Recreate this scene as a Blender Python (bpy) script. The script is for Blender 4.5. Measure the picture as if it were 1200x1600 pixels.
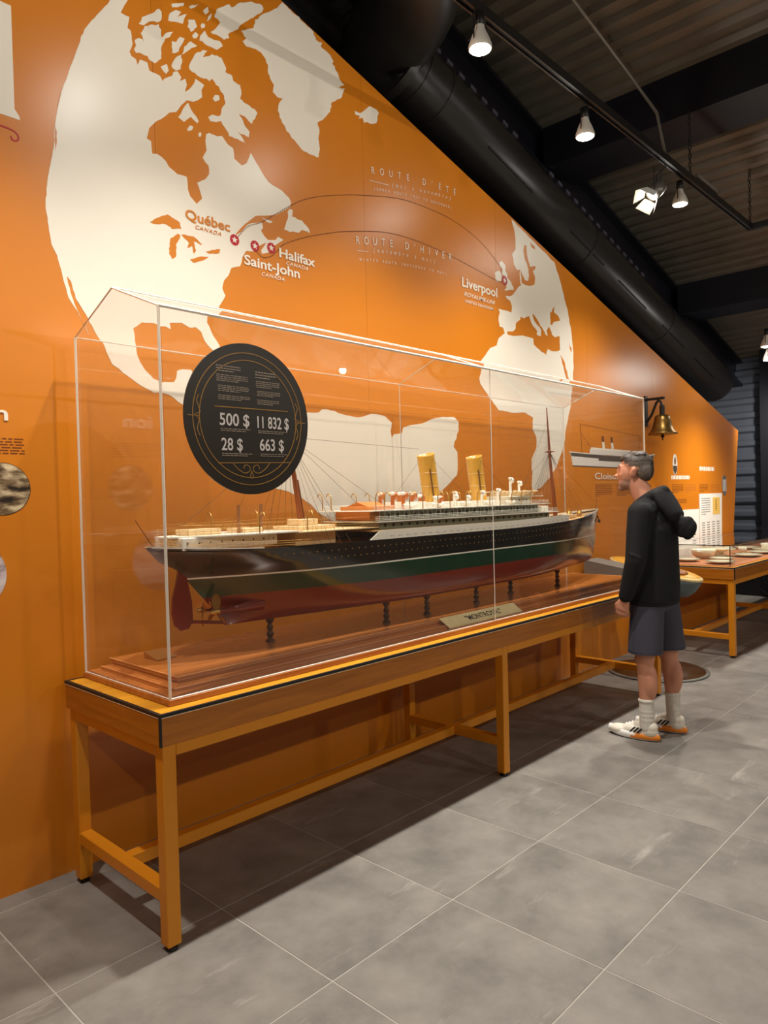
import bpy, bmesh, math, random
from mathutils import Vector, Matrix, Euler, noise
from mathutils.geometry import tessellate_polygon

# ------------------------------------------------------------------ clear
for o in list(bpy.data.objects):
    bpy.data.objects.remove(o, do_unlink=True)
scn = bpy.context.scene
COL = scn.collection
random.seed(11)
PI = math.pi

# ------------------------------------------------------------------ camera
CAM = Vector((-1.46669, -2.25975, 1.48972))
cam_r = Vector((0.687377, -0.725861, -0.025277))
cam_u = Vector((0.031220, -0.005241, 0.999499))
cam_f = Vector((0.725629, 0.687822, -0.019058))
cd = bpy.data.cameras.new('camera')
cd.sensor_fit = 'VERTICAL'
cd.sensor_height = 36.0
cd.sensor_width = 27.0
cd.lens = 1127.62 / 1600.0 * 36.0
cd.clip_start = 0.05
cd.clip_end = 100
cam = bpy.data.objects.new('camera', cd)
COL.objects.link(cam)
cam.matrix_world = Matrix(((cam_r.x, cam_u.x, -cam_f.x, CAM.x),
                           (cam_r.y, cam_u.y, -cam_f.y, CAM.y),
                           (cam_r.z, cam_u.z, -cam_f.z, CAM.z),
                           (0, 0, 0, 1)))
scn.camera = cam

# ------------------------------------------------------------------ world, exposure
wd = bpy.data.worlds.new('world')
scn.world = wd
wd.use_nodes = True
wd.node_tree.nodes['Background'].inputs[0].default_value = (1.0, 0.95, 0.88, 1)
wd.node_tree.nodes['Background'].inputs[1].default_value = 0.02
scn.view_settings.view_transform = 'Standard'
scn.view_settings.look = 'None'
scn.view_settings.exposure = 0.0
scn.view_settings.gamma = 1.0
scn.view_settings.use_curve_mapping = False

WARM = (1.0, 0.955, 0.88)
NEUT = (1.0, 0.93, 0.84)
BULB_FILL = 9.0
LAMP_POWER = 195.0      # each track lamp in the frame
FILL_POWER = 185.0     # each added fill lamp, out of view

# room constants (metres). X runs along the mural, +Y points to the mural, Z up
YW = 0.698            # face of the mural
SLOPE = 0.265         # fall of the roof along +X
WTOP = 4.351          # mural top: z = WTOP - SLOPE*x
DECK = 5.857          # roof deck: z = DECK - SLOPE*x
TT = 0.80             # table top height
CX0, CX1, CXM = -0.205, 3.624, 1.716    # display case
CY0, CY1 = 0.606, -0.040
CZB, CZE, CZR = 0.822, 2.160, 2.288

# ------------------------------------------------------------------ materials
def srgb(r, g, b):
    f = lambda c: (c / 255 / 12.92) if c / 255 <= 0.04045 else ((c / 255 + 0.055) / 1.055) ** 2.4
    return (f(r), f(g), f(b), 1.0)

MATS = {}
def M(name, col=(0.5, 0.5, 0.5, 1), rough=0.5, metal=0.0, noise_amt=0.0, scale=8.0, bump=0.0, bscale=80.0,
      stretch=None, spec=0.5, coat=0.0, emit=None, estr=0.0, rand=0.0):
    """A principled material with procedural variation of its colour, fine relief and gloss."""
    if name in MATS:
        return MATS[name]
    m = bpy.data.materials.new(name)
    m.use_nodes = True
    nt = m.node_tree
    b = nt.nodes['Principled BSDF']
    b.inputs['Roughness'].default_value = rough
    b.inputs['Metallic'].default_value = metal
    b.inputs['Specular IOR Level'].default_value = spec
    b.inputs['Coat Weight'].default_value = coat
    b.inputs['Coat Roughness'].default_value = 0.12
    tc = nt.nodes.new('ShaderNodeTexCoord')
    mp = nt.nodes.new('ShaderNodeMapping')
    nt.links.new(tc.outputs['Object'], mp.inputs[0])
    if stretch:
        mp.inputs['Scale'].default_value = stretch
    n = nt.nodes.new('ShaderNodeTexNoise')
    n.inputs['Scale'].default_value = scale
    n.inputs['Detail'].default_value = 5
    nt.links.new(mp.outputs[0], n.inputs['Vector'])
    hs = nt.nodes.new('ShaderNodeHueSaturation')
    hs.inputs['Color'].default_value = col
    mr = nt.nodes.new('ShaderNodeMapRange')
    mr.inputs['From Min'].default_value = 0.25
    mr.inputs['From Max'].default_value = 0.75
    mr.inputs['To Min'].default_value = 1 - noise_amt
    mr.inputs['To Max'].default_value = 1 + noise_amt
    nt.links.new(n.outputs['Fac'], mr.inputs['Value'])
    src = mr.outputs[0]
    if rand:
        oi = nt.nodes.new('ShaderNodeObjectInfo')
        m2 = nt.nodes.new('ShaderNodeMapRange')
        m2.inputs['To Min'].default_value = 1 - rand
        m2.inputs['To Max'].default_value = 1 + rand
        nt.links.new(oi.outputs['Random'], m2.inputs['Value'])
        mu = nt.nodes.new('ShaderNodeMath'); mu.operation = 'MULTIPLY'
        nt.links.new(src, mu.inputs[0]); nt.links.new(m2.outputs[0], mu.inputs[1])
        src = mu.outputs[0]
    nt.links.new(src, hs.inputs['Value'])
    nt.links.new(hs.outputs[0], b.inputs['Base Color'])
    if bump:
        n2 = nt.nodes.new('ShaderNodeTexNoise')
        n2.inputs['Scale'].default_value = bscale
        n2.inputs['Detail'].default_value = 3
        nt.links.new(mp.outputs[0], n2.inputs['Vector'])
        bp = nt.nodes.new('ShaderNodeBump')
        bp.inputs['Strength'].default_value = bump
        bp.inputs['Distance'].default_value = 0.004
        nt.links.new(n2.outputs['Fac'], bp.inputs['Height'])
        nt.links.new(bp.outputs[0], b.inputs['Normal'])
    if emit:
        b.inputs['Emission Color'].default_value = emit
        b.inputs['Emission Strength'].default_value = estr
    MATS[name] = m
    return m

def wood(name, c1, c2, rough=0.35, axis='X', scale=3.0, coat=0.0):
    if name in MATS:
        return MATS[name]
    m = bpy.data.materials.new(name)
    m.use_nodes = True
    nt = m.node_tree
    b = nt.nodes['Principled BSDF']
    b.inputs['Roughness'].default_value = rough
    b.inputs['Coat Weight'].default_value = coat
    b.inputs['Coat Roughness'].default_value = 0.15
    tc = nt.nodes.new('ShaderNodeTexCoord')
    mp = nt.nodes.new('ShaderNodeMapping')
    st = {'X': (1.0, 14, 14), 'Y': (14, 1.0, 14), 'Z': (14, 14, 1.0)}[axis]
    mp.inputs['Scale'].default_value = st
    nt.links.new(tc.outputs['Object'], mp.inputs[0])
    n = nt.nodes.new('ShaderNodeTexNoise')
    n.inputs['Scale'].default_value = scale
    n.inputs['Detail'].default_value = 6
    n.inputs['Distortion'].default_value = 0.6
    nt.links.new(mp.outputs[0], n.inputs['Vector'])
    r = nt.nodes.new('ShaderNodeValToRGB')
    r.color_ramp.elements[0].position = 0.3
    r.color_ramp.elements[0].color = c1
    r.color_ramp.elements[1].position = 0.72
    r.color_ramp.elements[1].color = c2
    nt.links.new(n.outputs['Fac'], r.inputs[0])
    nt.links.new(r.outputs[0], b.inputs['Base Color'])
    bp = nt.nodes.new('ShaderNodeBump')
    bp.inputs['Strength'].default_value = 0.05
    bp.inputs['Distance'].default_value = 0.002
    nt.links.new(n.outputs['Fac'], bp.inputs['Height'])
    nt.links.new(bp.outputs[0], b.inputs['Normal'])
    MATS[name] = m
    return m

def clear(name, tint=(0.97, 0.97, 0.96, 1), ior=1.49, rough=0.0, haze=0.0, hazecol=(0.9, 0.85, 0.8, 1)):
    """Thin clear sheet: lets light straight through, reflects by Fresnel, a trace of surface haze."""
    m = bpy.data.materials.new(name)
    m.use_nodes = True
    nt = m.node_tree
    nt.nodes.remove(nt.nodes['Principled BSDF'])
    out = nt.nodes['Material Output']
    tr = nt.nodes.new('ShaderNodeBsdfTransparent')
    tr.inputs[0].default_value = tint
    gl = nt.nodes.new('ShaderNodeBsdfGlossy')
    gl.inputs['Roughness'].default_value = rough
    gl.inputs['Color'].default_value = (1, 1, 1, 1)
    ge = nt.nodes.new('ShaderNodeNewGeometry')
    dt = nt.nodes.new('ShaderNodeVectorMath'); dt.operation = 'DOT_PRODUCT'
    nt.links.new(ge.outputs['Incoming'], dt.inputs[0]); nt.links.new(ge.outputs['Normal'], dt.inputs[1])
    ab = nt.nodes.new('ShaderNodeMath'); ab.operation = 'ABSOLUTE'; nt.links.new(dt.outputs['Value'], ab.inputs[0])
    su = nt.nodes.new('ShaderNodeMath'); su.operation = 'SUBTRACT'; su.inputs[0].default_value = 1.0; nt.links.new(ab.outputs[0], su.inputs[1])
    pw = nt.nodes.new('ShaderNodeMath'); pw.operation = 'POWER'; pw.inputs[1].default_value = 5.0; nt.links.new(su.outputs[0], pw.inputs[0])
    f0 = ((ior - 1) / (ior + 1)) ** 2
    fr = nt.nodes.new('ShaderNodeMapRange'); fr.inputs['To Min'].default_value = f0; fr.inputs['To Max'].default_value = 1.0
    nt.links.new(pw.outputs[0], fr.inputs['Value'])
    mx = nt.nodes.new('ShaderNodeMixShader')
    nt.links.new(fr.outputs[0], mx.inputs[0])
    nt.links.new(tr.outputs[0], mx.inputs[1])
    nt.links.new(gl.outputs[0], mx.inputs[2])
    last = mx.outputs[0]
    if haze:
        df = nt.nodes.new('ShaderNodeBsdfDiffuse')
        df.inputs[0].default_value = hazecol
        m2 = nt.nodes.new('ShaderNodeMixShader')
        m2.inputs[0].default_value = haze
        nt.links.new(last, m2.inputs[1])
        nt.links.new(df.outputs[0], m2.inputs[2])
        last = m2.outputs[0]
    nt.links.new(last, out.inputs[0])
    MATS[name] = m
    return m

# ------------------------------------------------------------------ mesh helpers
class MB:
    """Collects simple shapes into one mesh."""
    def __init__(s):
        s.v = []; s.f = []; s.mi = []; s.sm = []
    def add(s, vs, fs, mi=0, smooth=False):
        n = len(s.v)
        s.v += [tuple(v) for v in vs]
        s.f += [tuple(i + n for i in f) for f in fs]
        s.mi += [mi] * len(fs); s.sm += [smooth] * len(fs)
        return s
    def box(s, x0, x1, y0, y1, z0, z1, mi=0, bev=0.0):
        if bev:
            b = min(bev, (x1 - x0) / 2.1, (y1 - y0) / 2.1, (z1 - z0) / 2.1)
            bm = bmesh.new()
            bmesh.ops.create_cube(bm, size=1)
            for v in bm.verts:
                v.co = Vector(((x0 + x1) / 2 + v.co.x * (x1 - x0), (y0 + y1) / 2 + v.co.y * (y1 - y0), (z0 + z1) / 2 + v.co.z * (z1 - z0)))
            bmesh.ops.bevel(bm, geom=bm.edges[:], offset=b, segments=1, affect='EDGES')
            bm.verts.index_update()
            s.add([v.co for v in bm.verts], [[v.index for v in f.verts] for f in bm.faces], mi)
            bm.free()
            return s
        s.add([(x0, y0, z0), (x1, y0, z0), (x1, y1, z0), (x0, y1, z0), (x0, y0, z1), (x1, y0, z1), (x1, y1, z1), (x0, y1, z1)],
              [(0, 3, 2, 1), (4, 5, 6, 7), (0, 1, 5, 4), (1, 2, 6, 5), (2, 3, 7, 6), (3, 0, 4, 7)], mi)
        return s
    def tube(s, pts, r, n=8, mi=0, cap=True, smooth=True):
        pts = [Vector(p) for p in pts]
        rs = r if isinstance(r, (list, tuple)) else [r] * len(pts)
        base = len(s.v)
        up = None
        rings = []
        for i, p in enumerate(pts):
            t = (pts[min(i + 1, len(pts) - 1)] - pts[max(i - 1, 0)])
            if t.length < 1e-9: t = Vector((0, 0, 1))
            t.normalize()
            if up is None:
                a = Vector((0, 0, 1)) if abs(t.z) < 0.9 else Vector((1, 0, 0))
                up = (a - t * a.dot(t)).normalized()
            else:
                up = (up - t * up.dot(t))
                up = up.normalized() if up.length > 1e-6 else t.orthogonal().normalized()
            w = t.cross(up)
            rings.append([p + (up * math.cos(2 * PI * k / n) + w * math.sin(2 * PI * k / n)) * rs[i] for k in range(n)])
        vs = [q for ring in rings for q in ring]
        fs = []
        for i in range(len(pts) - 1):
            for k in range(n):
                a = i * n + k; b = i * n + (k + 1) % n
                fs.append((a, a + n, b + n, b))
        s.add(vs, fs, mi, smooth)
        if cap:
            m = len(pts) - 1
            s.add(rings[0], [tuple(range(n))], mi)
            s.add(rings[m], [tuple(reversed(range(n)))], mi)
        return s
    def lathe(s, prof, o=(0, 0, 0), n=20, mi=0, axis='Z', smooth=True, sx=1.0, sy=1.0):
        """prof: (radius, height) from bottom to top."""
        vs = []
        for (r, h) in prof:
            for k in range(n):
                c, d = math.cos(2 * PI * k / n) * r * sx, math.sin(2 * PI * k / n) * r * sy
                if axis == 'Z': p = (o[0] + c, o[1] + d, o[2] + h)
                elif axis == 'X': p = (o[0] + h, o[1] + c, o[2] + d)
                else: p = (o[0] + d, o[1] + h, o[2] + c)
                vs.append(p)
        fs = []
        for i in range(len(prof) - 1):
            for k in range(n):
                a = i * n + k; b = i * n + (k + 1) % n
                fs.append((a, b, b + n, a + n))
        s.add(vs, fs, mi, smooth)
        m = (len(prof) - 1) * n
        if prof[0][0] > 1e-6: s.add([vs[k] for k in range(n)], [tuple(reversed(range(n)))], mi)
        if prof[-1][0] > 1e-6: s.add([vs[m + k] for k in range(n)], [tuple(range(n))], mi)
        return s
    def ball(s, c, r, n=12, mi=0):
        rx, ry, rz = r if isinstance(r, (list, tuple)) else (r, r, r)
        prof = []
        vs = []; fs = []
        m = max(4, n // 2)
        for i in range(m + 1):
            a = -PI / 2 + PI * i / m
            for k in range(n):
                b = 2 * PI * k / n
                vs.append((c[0] + rx * math.cos(a) * math.cos(b), c[1] + ry * math.cos(a) * math.sin(b), c[2] + rz * math.sin(a)))
        for i in range(m):
            for k in range(n):
                p = i * n + k; q = i * n + (k + 1) % n
                fs.append((p, q, q + n, p + n))
        s.add(vs, fs, mi, True)
        return s
    def xzplate(s, pts, y0, y1, mi=0):
        """polygon in the X-Z plane given thickness along Y (y0 front, y1 back)."""
        n = len(pts)
        tri = tessellate_polygon([[Vector((p[0], p[1], 0)) for p in pts]])
        vs = [(p[0], y0, p[1]) for p in pts] + [(p[0], y1, p[1]) for p in pts]
        fs = []
        for t in tri:
            a, b, c = t
            cr = (pts[b][0] - pts[a][0]) * (pts[c][1] - pts[a][1]) - (pts[b][1] - pts[a][1]) * (pts[c][0] - pts[a][0])
            if cr < 0: a, c = c, a
            fs.append((a, b, c)); fs.append((a + n, c + n, b + n))
        area = sum(pts[i][0] * pts[(i + 1) % n][1] - pts[(i + 1) % n][0] * pts[i][1] for i in range(n))
        for i in range(n):
            j = (i + 1) % n
            fs.append((i, i + n, j + n, j) if area > 0 else (i, j, j + n, i + n))
        s.add(vs, fs, mi)
        return s
    def build(s, name, mats, parent=None, autosmooth=False):
        me = bpy.data.meshes.new(name)
        me.from_pydata(s.v, [], s.f)
        if not isinstance(mats, (list, tuple)): mats = [mats]
        for m in mats: me.materials.append(m)
        for p, a, b in zip(me.polygons, s.mi, s.sm):
            p.material_index = a; p.use_smooth = b
        me.update()
        return link(name, me, parent)

def link(name, me, parent=None):
    o = bpy.data.objects.new(name, me)
    COL.objects.link(o)
    if parent is not None: o.parent = parent
    return o

def empty(name, loc=(0, 0, 0), rz=0.0):
    o = bpy.data.objects.new(name, None)
    o.empty_display_size = 0.1
    COL.objects.link(o)
    o.location = loc
    o.rotation_euler = (0, 0, rz)
    return o

def tag(o, label=None, cat=None, group=None, kind=None):
    if label: o['label'] = label
    if cat: o['category'] = cat
    if group: o['group'] = group
    if kind: o['kind'] = kind
    return o

def dup(root, loc=None, rz=None, label=None):
    def rec(o, par):
        c = o.copy(); COL.objects.link(c); c.parent = par
        for ch in list(o.children): rec(ch, c)
        return c
    r = rec(root, root.parent)
    if loc is not None: r.location = loc
    if rz is not None: r.rotation_euler = (0, 0, rz)
    if label: r['label'] = label
    return r

_fc = [0]
def text_mesh(body, size=1.0, bold=0.0, shear=0.0, spacing=1.0, thick=0.0004, align='LEFT'):
    cu = bpy.data.curves.new('txt%d' % _fc[0], 'FONT'); _fc[0] += 1
    cu.body = body
    cu.size = size
    cu.offset = bold
    cu.shear = shear
    cu.space_character = spacing
    cu.extrude = thick / 2
    cu.resolution_u = 3
    cu.align_x = align
    ob = bpy.data.objects.new('txt', cu)
    me = bpy.data.meshes.new_from_object(ob)
    bpy.data.objects.remove(ob)
    bpy.data.curves.remove(cu)
    return me

def wall_text(name, body, x, z, width, height, mat, parent, y=None, bold=0.0, shear=0.0, rot=0.0, spacing=1.0):
    """Lettering on an X-Z plane, first letter's foot at (x, z), fitted to width and height of a capital."""
    me = text_mesh(body, 1.0, bold, shear, spacing)
    xs = [v.co.x for v in me.vertices]
    ys = [v.co.y for v in me.vertices]
    if not xs: return None
    x0, x1 = min(xs), max(xs)
    cap = 0.73
    sx = width / (x1 - x0); sz = height / cap
    yy = YW - 0.0035 if y is None else y
    c, s = math.cos(rot), math.sin(rot)
    for v in me.vertices:
        a = (v.co.x - x0) * sx; b = v.co.y * sz
        v.co = Vector((x + a * c - b * s, yy - v.co.z, z + a * s + b * c))
    me.materials.append(mat)
    return link(name, me, parent)

def arc_text(name, body, p0, s0, p1, s1, height, mat, parent, shear=0.0, bold=0.0, y=None):
    """Letters set one by one along a gentle curve from p0 (slope s0) to p1 (slope s1)."""
    v = []; f = []
    n = len(body)
    yy = YW - 0.0035 if y is None else y
    W = p1[0] - p0[0]
    for i, ch in enumerate(body):
        if ch == ' ': continue
        t = i / max(1, n - 1)
        # hermite in z
        h00 = 2 * t ** 3 - 3 * t ** 2 + 1; h10 = t ** 3 - 2 * t ** 2 + t
        h01 = -2 * t ** 3 + 3 * t ** 2; h11 = t ** 3 - t ** 2
        z = h00 * p0[1] + h10 * W * s0 + h01 * p1[1] + h11 * W * s1
        x = p0[0] + W * t
        a = math.atan(s0 + (s1 - s0) * t)
        me = text_mesh(ch, 1.0, bold, shear, align='CENTER')
        k = height / 0.73
        c, s = math.cos(a), math.sin(a)
        b = len(v)
        for q in me.vertices:
            X = q.co.x * k * 0.85; Z = q.co.y * k
            v.append((x + X * c - Z * s, yy - q.co.z, z + X * s + Z * c))
        f += [tuple(i2 + b for i2 in p.vertices) for p in me.polygons]
        bpy.data.meshes.remove(me)
    me = bpy.data.meshes.new(name)
    me.from_pydata(v, [], f)
    me.materials.append(mat)
    return link(name, me, parent)

def print_block(name, x0, x1, z1, z0, lines, mat, parent, y, seed=1, fill=0.55, last=0.5, head=0):
    """Small unreadable print: rows of word-length dashes on an X-Z plane (z1 top)."""
    rg = random.Random(seed)
    mb = MB()
    dz = (z1 - z0) / lines
    for i in range(lines):
        zt = z1 - i * dz; zb = zt - dz * fill
        end = x1 if i < lines - 1 else x0 + (x1 - x0) * last
        x = x0
        while x < end:
            w = min(rg.uniform(0.06, 0.16) * (x1 - x0), end - x)
            if w > 0.02 * (x1 - x0):
                mb.box(x, x + w, y - 0.0004, y, zb, zt)
            x += w + 0.025 * (x1 - x0)
    return mb.build(name, mat, parent)

def remeshed(mb, voxel, mats, name, parent, smooth_iter=4, assign=None):
    """Fuse overlapping shapes into one continuous smooth surface."""
    me = bpy.data.meshes.new(name)
    me.from_pydata(mb.v, [], mb.f)
    me.update()
    o = bpy.data.objects.new('tmp', me)
    COL.objects.link(o)
    r = o.modifiers.new('r', 'REMESH'); r.mode = 'VOXEL'; r.voxel_size = voxel
    if smooth_iter:
        s = o.modifiers.new('s', 'SMOOTH'); s.factor = 0.5; s.iterations = smooth_iter
    dg = bpy.context.evaluated_depsgraph_get()
    dg.update()
    out = bpy.data.meshes.new_from_object(o.evaluated_get(dg))
    bpy.data.objects.remove(o); bpy.data.meshes.remove(me)
    out.materials.clear()
    for m in (mats if isinstance(mats, (list, tuple)) else [mats]): out.materials.append(m)
    for p in out.polygons:
        p.use_smooth = True
        if assign: p.material_index = assign(p.center)
    out.name = name
    return link(name, out, parent)

def capsule(mb, a, b, ra, rb, n=14):
    a = Vector(a); b = Vector(b)
    mb.tube([a, b], [ra, rb], n=n)
    mb.ball(a, ra, n); mb.ball(b, rb, n)

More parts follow.
